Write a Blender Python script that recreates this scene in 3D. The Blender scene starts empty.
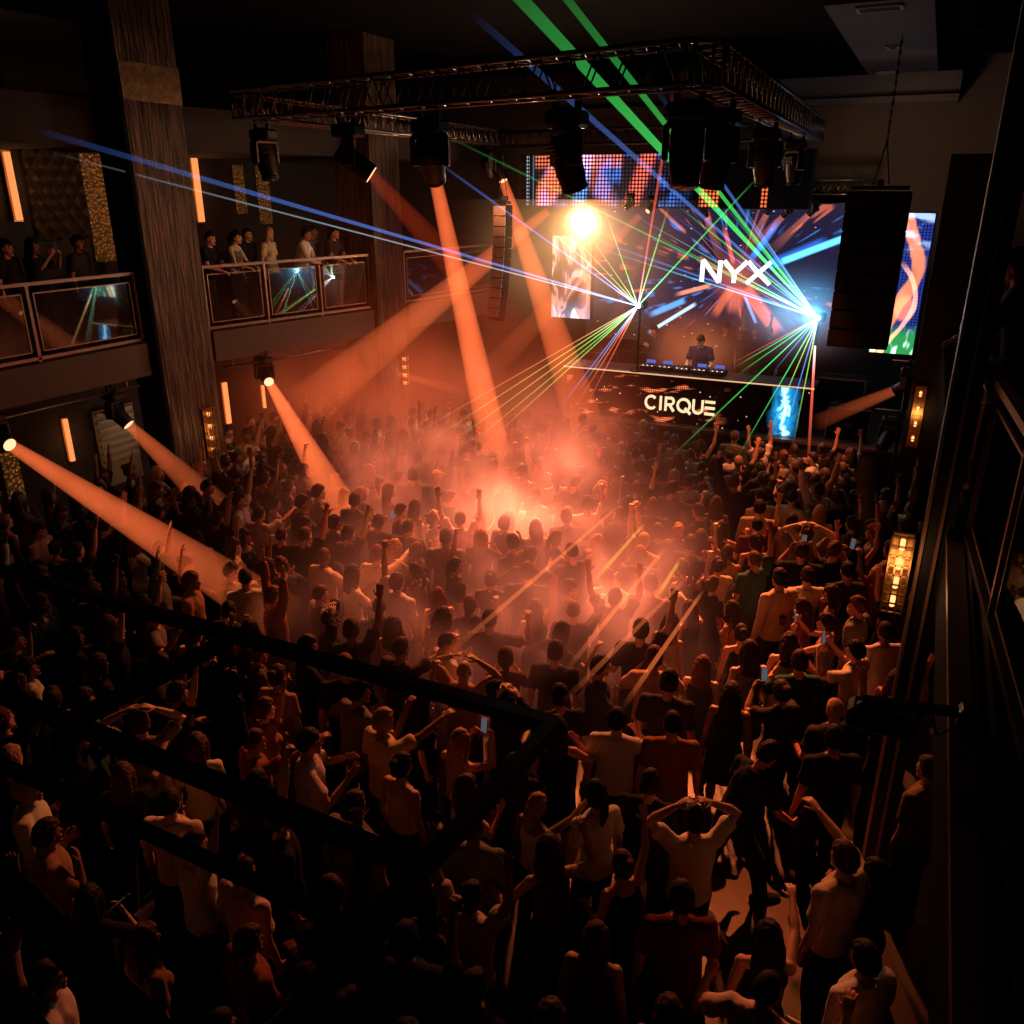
import bpy, bmesh, math, random
import numpy as np
from mathutils import Vector, Matrix, noise
random.seed(7)
SC = bpy.context.scene
COL = SC.collection
PI = math.pi

# ---------------------------------------------------------------- camera model (metres; z up; the hall runs along +Y)
F_PX, CAM_H = 840.0, 6.3
PITCH, YAW = math.atan2(322.0, 840.0), math.radians(25.6)
_R = np.array([math.cos(YAW), math.sin(YAW), 0.0])
_FW = np.array([-math.sin(YAW) * math.cos(PITCH), math.cos(YAW) * math.cos(PITCH), -math.sin(PITCH)])
_UP = np.cross(_R, _FW)
_EYE = np.array([0.0, 0.0, CAM_H])
def ray(x, y): return _FW + _R * (x - 512) / F_PX - _UP * (y - 512) / F_PX
def at_z(x, y, z): d = ray(x, y); return _EYE + d * (z - CAM_H) / d[2]
def at_y(x, y, Y): d = ray(x, y); return _EYE + d * Y / d[1]
def at_x(x, y, X): d = ray(x, y); return _EYE + d * X / d[0]
def at_d(x, y, t): return _EYE + ray(x, y) * t
def proj(p):
    v = np.array(p, float) - _EYE; t = v @ _FW
    return 512 + F_PX * (v @ _R) / t, 512 - F_PX * (v @ _UP) / t, t

# ---------------------------------------------------------------- object helpers
def tag(o, label=None, cat=None, group=None, kind=None):
    if label: o['label'] = label
    if cat: o['category'] = cat
    if group: o['group'] = group
    if kind: o['kind'] = kind
    return o
def empty(name, loc=(0, 0, 0), rz=0.0):
    o = bpy.data.objects.new(name, None); COL.objects.link(o)
    o.location = tuple(map(float, loc)); o.rotation_euler = (0, 0, rz); o.empty_display_size = .1
    return o
def link_mesh(name, me, mat=None, parent=None, loc=None, rot=None):
    o = bpy.data.objects.new(name, me); COL.objects.link(o)
    if mat is not None and not len(me.materials): me.materials.append(mat)
    if parent is not None: o.parent = parent
    if loc is not None: o.location = tuple(map(float, loc))
    if rot is not None: o.rotation_euler = rot
    return o
def copy_tree(o, parent=None):
    c = o.copy(); COL.objects.link(c)
    if parent is not None: c.parent = parent
    for ch in list(o.children): copy_tree(ch, c)
    return c

class MB:
    """collects vertices and faces for ONE mesh"""
    def __init__(s): s.v = []; s.f = []; s.sm = []
    def add(s, v, f, smooth=False):
        b = len(s.v); s.v.extend([tuple(map(float, p)) for p in v]); s.f.extend([tuple(b + i for i in q) for q in f]); s.sm.extend([smooth] * len(f)); return s
    def box(s, c, size, rz=0.0, M=None, bev=0.0):
        hx, hy, hz = size[0] / 2, size[1] / 2, size[2] / 2
        if bev > 0:
            b = min(bev, hx * .45, hy * .45, hz * .45)
            bm = bmesh.new(); bmesh.ops.create_cube(bm, size=1.0)
            for v in bm.verts: v.co = Vector((v.co.x * hx * 2, v.co.y * hy * 2, v.co.z * hz * 2))
            bmesh.ops.bevel(bm, geom=list(bm.edges), offset=b, segments=1, affect='EDGES')
            P = [v.co.copy() for v in bm.verts]; bm.verts.index_update(); Fc = [[v.index for v in f.verts] for f in bm.faces]; bm.free()
        else:
            P = [Vector((x, y, z)) for x in (-hx, hx) for y in (-hy, hy) for z in (-hz, hz)]
            Fc = [(0, 1, 3, 2), (4, 6, 7, 5), (0, 4, 5, 1), (2, 3, 7, 6), (0, 2, 6, 4), (1, 5, 7, 3)]
        R = M if M is not None else Matrix.Rotation(rz, 3, 'Z')
        c = Vector(tuple(map(float, c)))
        return s.add([tuple(R @ p + c) for p in P], Fc)
    def tube(s, pts, r, n=8, cap=True, smooth=True):
        v, f = loft(pts, r if hasattr(r, '__len__') else [r] * len(pts), None, n=n, round_ends=False, cap=cap); return s.add(v, f, smooth)
    def bar(s, a, b, w, h=None):
        """rectangular bar between two points, h measured toward world up"""
        h = h or w; a = Vector(tuple(map(float, a))); b = Vector(tuple(map(float, b))); d = (b - a); L = d.length; d.normalize()
        up = Vector((0, 0, 1)) if abs(d.z) < .95 else Vector((1, 0, 0))
        x = d.cross(up).normalized(); z = x.cross(d).normalized()
        M = Matrix((x, d, z)).transposed()
        return s.box((a + b) / 2, (w, L, h), M=M)
    def ell(s, c, r, n=14, m=10, M=None):
        v, f = ellipsoid(c, r, n, m)
        if M is not None: c0 = Vector(tuple(map(float, c))); v = [tuple(M @ (Vector(p) - c0) + c0) for p in v]
        return s.add(v, f, True)
    def cyl(s, a, b, r0, r1=None, n=16):
        return s.tube([a, b], [r0, r0 if r1 is None else r1], n=n)
    def prism(s, poly, d, M=None, off=(0, 0, 0)):
        """polygon in the x-z plane extruded along -y by d"""
        n = len(poly); P = [Vector((x, 0, z)) for x, z in poly] + [Vector((x, -d, z)) for x, z in poly]
        if M is not None: P = [M @ p for p in P]
        o = Vector(off)
        return s.add([tuple(p + o) for p in P], [tuple(range(n)), tuple(range(2 * n - 1, n - 1, -1))] + [(i, i + n, (i + 1) % n + n, (i + 1) % n) for i in range(n)])
    def mesh(s, name):
        me = bpy.data.meshes.new(name); me.from_pydata(s.v, [], s.f)
        me.polygons.foreach_set('use_smooth', s.sm); me.update()
        bm = bmesh.new(); bm.from_mesh(me); bmesh.ops.recalc_face_normals(bm, faces=bm.faces); bm.to_mesh(me); bm.free()
        return me
    def build(s, name, mat, parent=None, loc=None, rot=None):
        return link_mesh(name, s.mesh(name), mat, parent, loc, rot)

def ellipsoid(c, r, n=14, m=10):
    v = []; f = []
    for j in range(m + 1):
        t = PI * j / m
        for i in range(n):
            a = 2 * PI * i / n
            v.append((c[0] + r[0] * math.sin(t) * math.cos(a), c[1] + r[1] * math.sin(t) * math.sin(a), c[2] + r[2] * math.cos(t)))
    for j in range(m):
        for i in range(n):
            f.append((j * n + i, (j + 1) * n + i, (j + 1) * n + (i + 1) % n, j * n + (i + 1) % n))
    return v, f
def loft(pts, ra, rb=None, side=None, n=12, round_ends=True, cap=True):
    """tube of elliptical rings along pts; ra across `side`, rb across the other axis"""
    P = [np.array(p, float) for p in pts]; ra = list(ra); rb = list(rb) if rb is not None else list(ra)
    T = []
    for i in range(len(P)):
        d = P[min(i + 1, len(P) - 1)] - P[max(i - 1, 0)]
        T.append(d / (np.linalg.norm(d) + 1e-9))
    if round_ends:
        for end in (0, -1):
            k = 0.6 * min(ra[end], rb[end]); t = T[end] * (-1 if end == 0 else 1)
            for q, s in ((.55, .85), (.9, .5)):
                p = P[end if end == 0 else -1]; base = P0 if (q == .9) else p
                if q == .55: P0, A0, B0 = p, ra[end], rb[end]
                np_ = P0 + t * k * q * 1.1; na, nb = A0 * s, B0 * s
                if end == 0: P.insert(0, np_); ra.insert(0, na); rb.insert(0, nb); T.insert(0, T[0])
                else: P.append(np_); ra.append(na); rb.append(nb); T.append(T[-1])
    s0 = np.array(side, float) if side is not None else (np.array([1., 0, 0]) if abs(T[0][0]) < .8 else np.array([0, 1., 0]))
    v = []; f = []
    for p, t, a, b in zip(P, T, ra, rb):
        u = s0 - t * (s0 @ t); u /= np.linalg.norm(u) + 1e-9
        if side is None: s0 = u
        w = np.cross(t, u)
        for i in range(n):
            an = 2 * PI * i / n
            v.append(tuple(p + u * a * math.cos(an) + w * b * math.sin(an)))
    m = len(P)
    for j in range(m - 1):
        for i in range(n):
            f.append((j * n + i, j * n + (i + 1) % n, (j + 1) * n + (i + 1) % n, (j + 1) * n + i))
    if cap: f.append(tuple(range(n - 1, -1, -1))); f.append(tuple(range((m - 1) * n, m * n)))
    return v, f

# ---------------------------------------------------------------- materials
MATS = {}
def mat(name, col, rough=.6, metal=0.0, spec=.5, emit=None, es=0.0, bump=0.0, bscale=30.0, var=0.0):
    if name in MATS: return MATS[name]
    m = bpy.data.materials.new(name); m.use_nodes = True; nt = m.node_tree; b = nt.nodes['Principled BSDF']
    b.inputs['Base Color'].default_value = (*col, 1); b.inputs['Roughness'].default_value = rough; b.inputs['Metallic'].default_value = metal
    b.inputs['Specular IOR Level'].default_value = spec
    if emit: b.inputs['Emission Color'].default_value = (*emit, 1); b.inputs['Emission Strength'].default_value = es
    if bump or var:
        tc = nt.nodes.new('ShaderNodeTexCoord'); nz = nt.nodes.new('ShaderNodeTexNoise'); nz.inputs['Scale'].default_value = bscale; nz.inputs['Detail'].default_value = 4
        nt.links.new(tc.outputs['Object'], nz.inputs['Vector'])
        if bump:
            bp = nt.nodes.new('ShaderNodeBump'); bp.inputs['Strength'].default_value = bump; bp.inputs['Distance'].default_value = .02
            nt.links.new(nz.outputs['Fac'], bp.inputs['Height']); nt.links.new(bp.outputs['Normal'], b.inputs['Normal'])
        if var:
            mx = nt.nodes.new('ShaderNodeMix'); mx.data_type = 'RGBA'
            mx.inputs['A'].default_value = (*[c * (1 - var) for c in col], 1); mx.inputs['B'].default_value = (*[min(1, c * (1 + var)) for c in col], 1)
            nt.links.new(nz.outputs['Fac'], mx.inputs['Factor']); nt.links.new(mx.outputs['Result'], b.inputs['Base Color'])
    MATS[name] = m; return m
def emat(name, col, s):
    if name in MATS: return MATS[name]
    m = bpy.data.materials.new(name); m.use_nodes = True; nt = m.node_tree; nt.nodes.clear()
    e = nt.nodes.new('ShaderNodeEmission'); o = nt.nodes.new('ShaderNodeOutputMaterial')
    e.inputs['Color'].default_value = (*col, 1); e.inputs['Strength'].default_value = s
    nt.links.new(e.outputs[0], o.inputs['Surface']); MATS[name] = m; return m
def tinted(name, rough, spec=.4, use_tint=False, sss=False, weave=0.0):
    """base colour comes from the object's own colour, so that copies can share a mesh"""
    m = bpy.data.materials.new(name); m.use_nodes = True; nt = m.node_tree; b = nt.nodes['Principled BSDF']
    oi = nt.nodes.new('ShaderNodeObjectInfo'); src = oi.outputs['Color']
    if use_tint:
        at = nt.nodes.new('ShaderNodeAttribute'); at.attribute_name = 'tint'
        mx = nt.nodes.new('ShaderNodeMix'); mx.data_type = 'RGBA'; mx.blend_type = 'MULTIPLY'; mx.inputs['Factor'].default_value = 1
        nt.links.new(src, mx.inputs['A']); nt.links.new(at.outputs['Color'], mx.inputs['B']); src = mx.outputs['Result']
    if weave:
        tc = nt.nodes.new('ShaderNodeTexCoord'); nz = nt.nodes.new('ShaderNodeTexNoise'); nz.inputs['Scale'].default_value = 9; nz.inputs['Detail'].default_value = 3
        nt.links.new(tc.outputs['Object'], nz.inputs['Vector'])
        bp = nt.nodes.new('ShaderNodeBump'); bp.inputs['Strength'].default_value = weave; bp.inputs['Distance'].default_value = .03
        nt.links.new(nz.outputs['Fac'], bp.inputs['Height']); nt.links.new(bp.outputs['Normal'], b.inputs['Normal'])
    nt.links.new(src, b.inputs['Base Color']); b.inputs['Roughness'].default_value = rough; b.inputs['Specular IOR Level'].default_value = spec
    return m
M_SKIN = tinted('skin', .5, .4, use_tint=True)
M_CLOTH = tinted('cloth', .85, .15, weave=.5)
M_HAIR = tinted('hair', .7, .2, weave=.3)
M_LEATHER = tinted('shoe_leather', .4, .5)

# ---------------------------------------------------------------- people
def union(parts, voxel, smooth=2, ratio=1.0, wrinkle=0.0, wscale=9.0, seed=0.0):
    """weld overlapping lofts into one continuous smooth surface"""
    mb = MB()
    for v, f in parts: mb.add(v, f)
    me = bpy.data.meshes.new('tmp'); me.from_pydata(mb.v, [], mb.f); me.update()
    bm = bmesh.new(); bm.from_mesh(me); bmesh.ops.recalc_face_normals(bm, faces=bm.faces); bm.to_mesh(me); bm.free()
    o = bpy.data.objects.new('tmp', me); COL.objects.link(o)
    r = o.modifiers.new('r', 'REMESH'); r.mode = 'VOXEL'; r.voxel_size = voxel
    if smooth: s = o.modifiers.new('s', 'SMOOTH'); s.iterations = smooth; s.factor = .5
    if ratio < 1: d = o.modifiers.new('d', 'DECIMATE'); d.ratio = ratio
    dg = bpy.context.evaluated_depsgraph_get()
    out = bpy.data.meshes.new_from_object(o.evaluated_get(dg))
    bpy.data.objects.remove(o); bpy.data.meshes.remove(me)
    if wrinkle:
        n = len(out.vertices); co = np.empty(n * 3); out.vertices.foreach_get('co', co); co = co.reshape(-1, 3)
        nr = np.empty(n * 3); out.vertex_normals.foreach_get('vector', nr); nr = nr.reshape(-1, 3)
        d = np.array([noise.noise(Vector((p[0] * wscale + seed, p[1] * wscale, p[2] * wscale * .8))) for p in co])
        d = 1 - 2 * np.abs(d) ** .8
        co += nr * (d * wrinkle)[:, None]; out.vertices.foreach_set('co', co.ravel())
    out.polygons.foreach_set('use_smooth', [True] * len(out.polygons)); out.update()
    return out

def nrm(v): v = np.array(v, float); return v / (np.linalg.norm(v) + 1e-9)
def rotx(a): c, s = math.cos(a), math.sin(a); return np.array([[1, 0, 0], [0, c, -s], [0, s, c]])
def rotz_(a): c, s = math.cos(a), math.sin(a); return np.array([[c, -s, 0], [s, c, 0], [0, 0, 1]])

DOWN = ((.22, -.08, -1), (.10, .22, -1), (-1, 0, 0), .5)
UP = ((.45, .15, .9), (-.05, .10, 1), (0, 1, 0), .12)
# each arm: upper-arm direction, forearm direction, palm normal (for the RIGHT arm; mirrored in x for the left), finger curl
POSES = {
    'idle':   dict(R=DOWN, L=DOWN, say='standing with arms down'),
    'onearm': dict(R=((.40, .25, .9), (.05, .25, 1), (0, 1, 0), .1), L=((.3, -.1, -1), (-.1, .9, -.1), (0, 0, -1), .5), say='with one arm raised'),
    'fist':   dict(L=((.30, .3, .9), (.12, .2, 1), (0, 1, 0), 1.35), R=DOWN, say='punching one fist up', head=-.15),
    'botharm': dict(R=UP, L=((.5, .1, .85), (.12, .05, 1), (0, 1, 0), .15), say='with both arms raised', head=-.1),
    'phone':  dict(R=((.25, .75, -.25), (-.45, .55, .85), (-.6, -.5, 0), 1.0), L=((.25, .75, -.3), (-.55, .5, .8), (-.6, -.5, 0), 1.0), say='holding a phone up'),
    'drink':  dict(R=((.35, .15, -1), (-.15, .85, .45), (-1, 0, 0), 1.1), L=DOWN, say='holding a drink'),
    'clap':   dict(R=((.35, .5, -.7), (-.62, .75, .55), (-1, 0, 0), .1), L=((.35, .5, -.7), (-.62, .75, .55), (-1, 0, 0), .1), say='clapping hands'),
    'shout':  dict(R=((.5, .45, -.6), (-.75, .15, 1), (-.3, -1, 0), .6), L=DOWN, say='with a hand cupped near the face', yaw=.3),
    'dance':  dict(R=((.8, .3, -.2), (-.1, .6, .9), (0, 1, 0), .6), L=((.75, .1, -.6), (.1, .8, .1), (0, 0, -1), .6), say='dancing with elbows out', lean=.1, yaw=-.35, step=.14),
    'point':  dict(R=((.25, .95, .25), (.0, 1, .35), (0, 0, -1), .5), L=DOWN, say='reaching an arm forward'),
    'onhead': dict(R=((.75, .25, .75), (-.85, .0, .45), (0, 0, -1), .35), L=((.75, .25, .75), (-.85, .0, .45), (0, 0, -1), .35), say='with arms folded above the head'),
    'lean':   dict(R=((.25, .55, -.75), (-.35, .9, -.12), (0, 0, -1), .6), L=((.25, .55, -.75), (-.35, .9, -.12), (0, 0, -1), .6), say='leaning forearms on the rail', lean=.22),
    'stoop':  dict(R=((.2, .75, -.75), (-.1, .9, -.3), (-1, 0, 0), .6), L=((.2, .35, -1), (-.1, .6, -.8), (-1, 0, 0), .6), say='bending forward mid-step', lean=.42, head=.25, step=.30),
    'decks':  dict(R=((.25, .30, -1), (-.12, .95, -.15), (0, 0, -1), .5), L=((.3, .35, -1), (-.05, .95, -.1), (0, 0, -1), .5), say='working the decks', lean=.16, head=.3),
}
def skeleton(pose, female):
    p = POSES[pose]; J = {}
    lean = p.get('lean', 0.0); Rl = rotx(-lean); base = np.array([0, 0, .95])
    def U(x, y, z): return Rl @ (np.array([x, y, z], float) - base) + base
    J['U'] = U; J['Rl'] = Rl
    sw = .165 if female else .190
    hw = .088
    Rh = Rl @ rotz_(p.get('yaw', 0.0)) @ rotx(-p.get('head', 0.0) + lean * .55)
    J['head_o'] = U(0, .0, 1.535); J['Rh'] = Rh
    J['head_c'] = J['head_o'] + Rh @ np.array([0, .028, .098])
    for s, k in ((1, 'R'), (-1, 'L')):
        u, f, n, c = p[k]; mir = np.array([s, 1, 1])
        u = Rl @ (nrm(u) * mir); f = Rl @ (nrm(f) * mir); n = Rl @ (nrm(n) * mir)
        lift = max(0, u[2]) * .045
        sh = U(s * (sw - lift * .6), -.005, 1.415 + lift); el = sh + u * (.275 if female else .295); wr = el + f * (.235 if female else .255)
        J[k] = dict(sh=sh, el=el, wr=wr, d=f, n=n, c=c, s=s)
    st = p.get('step', 0.035)
    for s, k in ((1, 'r'), (-1, 'l')):
        hip = np.array([s * hw, 0, .90]); fy = s * st
        an = np.array([s * (.115 + abs(st) * .12), fy - .01, .085]); kn = (hip + an) / 2 + np.array([s * .01, .035 + abs(st) * .12, .01])
        J[k] = dict(hip=hip, kn=kn, an=an, yaw=s * -.25)
    return J
def hand_parts(A, female):
    k = .92 if female else 1.0
    d, n = A['d'], A['n']; n = nrm(n - d * (n @ d)); t = np.cross(d, n) * A['s']; w = A['wr']; out = []
    out.append(loft([w - d * .01, w + d * .03 * k, w + d * .07 * k, w + d * .095 * k], [.026 * k, .036 * k, .042 * k, .038 * k], [.019, .018, .016, .012], side=t, n=10))
    ends = []
    for off, L, sp in ((.030, .070, .16), (.011, .078, .05), (-.009, .073, -.06), (-.028, .058, -.18)):
        b = w + d * .088 * k + t * off * k; dd = nrm(d + t * sp); c = A['c'] * .55; pts = [b - dd * .015, b]; q = b; cur = 0.15 * A['c']
        for seg in (.46, .31, .23):
            cur += c; q = q + (dd * math.cos(cur) + n * math.sin(cur)) * L * seg * k; pts.append(q)
        out.append(loft(pts, [.0095, .0095, .0090, .0082, .0068], n=8)); ends.append(q)
    b = w + d * .025 * k + t * .026 * k; td = nrm(d * .65 + t * .75 + n * .25)
    q1 = b + td * .040 * k; q2 = q1 + nrm(td * .8 + d * .5 + n * A['c'] * .5) * .034 * k
    out.append(loft([b, q1, q2], [.013, .0105, .008], n=8))
    A['grip'] = w + d * .085 * k + n * .03; A['t'] = t; A['nn'] = n
    return out
HEAD_R = np.array([.076, .096, .118])
def head_parts(female):
    """sculpted head in head space: x right, y forward, z up, origin at the skull's centre"""
    v, f = ellipsoid((0, 0, 0), (1, 1, 1), 36, 26); V = np.array(v); out = np.empty_like(V)
    for i, (x, y, z) in enumerate(V):
        X, Y, Z = x * HEAD_R[0], y * HEAD_R[1], z * HEAD_R[2]
        if z < 0:
            j = (-z) ** 1.3; X *= 1 - (.38 if female else .28) * j; Y = Y * (1 - .22 * j) + (.022 * j if y > -.3 else .03 * j)
        if y > .55: Y = .096 * .55 + (Y - .096 * .55) * .72
        if y < 0 and z > -.3: Y *= 1.06
        for sx in (-1, 1):
            d2 = ((X - sx * .032) / .020) ** 2 + ((Z - .004) / .015) ** 2
            if y > 0: Y -= .011 * math.exp(-d2)
            d3 = ((X - sx * .042) / .018) ** 2 + ((Z + .030) / .018) ** 2
            if y > 0: Y += .004 * math.exp(-d3)
        out[i] = (X, Y, Z)
    parts = [(out, f)]
    E = lambda c, r: parts.append(ellipsoid(c, r, 14, 10))
    nose = loft([(0, .076, .018), (0, .090, -.008), (0, .104, -.030), (0, .094, -.040)], [.008, .010, .015, .012], [.008, .009, .011, .008], side=(1, 0, 0), n=10); parts.append(nose)
    if not female: E((0, .074, .027), (.050, .012, .009))
    E((0, .086, -.062), (.025, .012, .007)); E((0, .085, -.071), (.022, .011, .007))
    E((0, .070, -.100), (.022 if female else .030, .022, .018))
    for s in (-1, 1):
        E((s * .032, .071, .004), (.0135, .0135, .012)); parts.append(ellipsoid((s * .076, -.006, -.008), (.010, .021, .033), 10, 8))
    return parts
def xf(parts, R, o): return [(np.asarray(v, float) @ R.T + o, f) for v, f in parts]
TORSO = {False: [(.84, .135, .100), (.90, .165, .112), (.97, .163, .110), (1.06, .150, .102), (1.15, .152, .104), (1.25, .170, .114), (1.34, .180, .116), (1.41, .165, .100), (1.455, .110, .078), (1.49, .066, .062)],
         True: [(.84, .135, .105), (.90, .172, .118), (.97, .165, .110), (1.06, .130, .092), (1.15, .128, .092), (1.25, .142, .100), (1.33, .150, .100), (1.40, .142, .088), (1.445, .095, .070), (1.48, .056, .054)]}
def torso_loft(J, female, off, z0, z1, flare=0.0, straight=0.0):
    P, a, b = [], [], []
    rows = [r for r in TORSO[female] if z0 < r[0] < z1]
    zs = [r[0] for r in TORSO[female]]
    I = lambda z, k: float(np.interp(z, zs, [r[k] for r in TORSO[female]]))
    for z in [z0] + [r[0] for r in rows] + [z1]:
        P.append(J['U'](0, 0, z) if z > .93 else np.array([0, 0, z])); fl = flare * max(0, (1.1 - z) / .2)
        rx, ry = I(z, 1), I(z, 2)
        if straight and z < 1.3: rx = rx + (.168 - rx) * straight * (rx < .168); ry = ry + (.115 - ry) * straight * (ry < .115)
        a.append(rx + off + fl); b.append(ry + off + fl)
    return loft(P, a, b, side=(1, 0, 0), n=24, round_ends=False)
def arm_loft(A, off, frac_u, frac_f, female, n=12, loose=0.0):
    k = .84 if female else 1.0; sh, el, wr = A['sh'], A['el'], A['wr']
    pts = [sh - nrm(el - sh) * .02, sh + (el - sh) * .33, sh + (el - sh) * .66, el, el + (wr - el) * .28, el + (wr - el) * .65, wr]
    r = [.058 * k, .052 * k, .046 * k, .041 * k, .042 * k, .034 * k, .026 * k]
    if frac_f < 0: pts = pts[:2] + [sh + (el - sh) * frac_u]; r = r[:2] + [.05 * k + loose]
    else: pts = pts[:-1] + [el + (wr - el) * frac_f]
    return loft(pts, [q + off for q in r], n=n)
def leg_loft(L, off, frac, female, loose=0.0):
    k = .96 if female else 1.0; h, kn, an = L['hip'], L['kn'], L['an']
    pts = [h + np.array([0, 0, .03]), h + (kn - h) * .3, h + (kn - h) * .7, kn, kn + (an - kn) * .3, kn + (an - kn) * .7, an]
    r = [.092 * k, .088 * k, .070 * k, .056 * k, .057 * k, .042 * k, .036 * k]
    return loft(pts, [q + off + loose * (i / 6) for i, q in enumerate(r)], n=14, round_ends=False)
BODY = {}
def person_meshes(pose, female):
    """meshes of one pose: body, three tops, legs wear, shoes, and where the head sits"""
    key = (pose, female)
    if key in BODY: return BODY[key]
    J = skeleton(pose, female); U = J['U']; parts = [torso_loft(J, female, 0, .84, 1.49)]
    parts.append(loft([U(0, -.012, 1.44), U(0, -.004, 1.50), J['head_o'] + J['Rh'] @ np.array([0, .010, .05])], [.064, .055, .054] if not female else [.054, .046, .046], n=14, round_ends=False))
    for k in 'RL':
        A = J[k]; parts.append(arm_loft(A, 0, 1, 1, female)); parts += hand_parts(A, female)
        parts.append(ellipsoid(A['sh'], (.062,) * 3 if not female else (.052,) * 3, 14, 10))
        parts.append(loft([A['sh'], U(A['s'] * .06, -.02, 1.455)], [.055, .05] if not female else [.045, .042], n=10))
    bust = []
    if female:
        for s in (-1, 1): bust.append((s * .070, .075, 1.275))
        parts += [ellipsoid(U(*b), (.060, .055, .060), 14, 10) for b in bust]
    for k in 'rl':
        L = J[k]; parts.append(leg_loft(L, 0, 1, female)); a = L['an']; R = rotz_(L['yaw'])
        parts.append(loft([a + R @ np.array([0, -.055, -.045]), a + R @ np.array([0, .02, -.035]), a + R @ np.array([0, .11, -.055]), a + R @ np.array([0, .175, -.062])], [.032, .038, .044, .034], [.038, .045, .028, .018], side=R @ np.array([1, 0, 0]), n=12))
    parts += xf(head_parts(female), J['Rh'], J['head_c'])
    body = union(parts, .0062, 2, .42)
    n = len(body.vertices); co = np.empty(n * 3); body.vertices.foreach_get('co', co); co = co.reshape(-1, 3)
    tint = np.ones((n, 4)); hl = (co - J['head_c']) @ J['Rh']
    for s in (-1, 1):
        e = (((hl[:, 0] - s * .032) / .017) ** 2 + ((hl[:, 2] - .004) / .010) ** 2 < 1) & (hl[:, 1] > .05); tint[e, :3] = .12
        e = (((hl[:, 0] - s * .034) / .022) ** 2 + ((hl[:, 2] - .027) / .006) ** 2 < 1) & (hl[:, 1] > .05); tint[e, :3] = .25
    e = ((hl[:, 0] / .024) ** 2 + ((hl[:, 2] + .066) / .011) ** 2 < 1) & (hl[:, 1] > .06); tint[e, :3] = (.75, .38, .36)
    tint[co[:, 2] < .10, :3] = .06
    ca = body.color_attributes.new('tint', 'FLOAT_COLOR', 'POINT'); ca.data.foreach_set('color', tint.ravel().astype(np.float32))
    body.materials.append(M_SKIN); body.name = 'person'
    out = dict(body=body, J=J)
    def top(style):
        off = .012; T = []
        if style == 'tee': T.append(torso_loft(J, female, off + .004, .88, 1.475, .012, .0 if female else .55)); fu, ff, lo = .60, -1, .010
        elif style == 'long': T.append(torso_loft(J, female, off + .008, .86, 1.485, .012, .3 if female else .7)); fu, ff, lo = 1, .93, 0
        elif style == 'tank': T.append(torso_loft(J, female, off, .99, 1.40, .0, 0)); fu = None
        elif style == 'dress':
            T.append(torso_loft(J, female, off, .95, 1.40)); fu = None
            T.append(loft([(0, 0, 1.0), (0, 0, .88), (0, .005, .72), (0, .01, .58)], [.172, .195, .205, .215], [.122, .14, .15, .16], side=(1, 0, 0), n=24, round_ends=False))
        for b in bust: T.append(ellipsoid(U(*b), (.070, .066, .070), 14, 10))
        for k in 'RL':
            A = J[k]
            if fu is not None:
                T.append(arm_loft(A, off + .003, fu, ff, female, loose=lo)); T.append(ellipsoid(A['sh'], (.069,) * 3 if not female else (.059,) * 3, 14, 10))
                T.append(loft([A['sh'], U(A['s'] * .055, -.02, 1.455)], [.066, .058] if not female else [.056, .052], n=10))
            else: T.append(loft([U(A['s'] * .085, .06, 1.33), U(A['s'] * .085, .02, 1.435), U(A['s'] * .085, -.03, 1.445), U(A['s'] * .085, -.085, 1.33)], [.017] * 4, n=8))
        m = union(T, .013, 1, 1.0, .007, 8.0, len(BODY) * 3.1); m.materials.append(M_CLOTH); m.name = style; return m
    for st in (('tank', 'tee', 'dress') if female else ('tee', 'long')): out[st] = top(st)
    T = [torso_loft(J, female, .010, .82, 1.00, 0, 0)]
    for k in 'rl':
        T.append(leg_loft(J[k], .012, 1, female, .006 if female else .022))
    tr = union(T, .014, 2, 1.0, .006, 7.0, 5.0); tr.materials.append(M_CLOTH); tr.name = 'trousers'; out['trousers'] = tr
    shoes = []
    for k in 'rl':
        L = J[k]; a = L['an']; R = rotz_(L['yaw'])
        s = [loft([a + R @ np.array([0, -.075, -.040]), a + R @ np.array([0, .02, -.030]), a + R @ np.array([0, .11, -.048]), a + R @ np.array([0, .190, -.058])], [.040, .044, .050, .038], [.045, .055, .037, .027], side=R @ np.array([1, 0, 0]), n=12),
             loft([a + R @ np.array([0, -.085, -.073]), a + R @ np.array([0, .02, -.073]), a + R @ np.array([0, .12, -.073]), a + R @ np.array([0, .205, -.071])], [.038, .044, .052, .036], [.012] * 4, side=R @ np.array([1, 0, 0]), n=12)]
        m = union(s, .010, 1); m.materials.append(M_LEATHER); m.name = 'shoe'; shoes.append(m)
    out['shoes'] = shoes
    BODY[key] = out; return out
HAIR = {}
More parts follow.
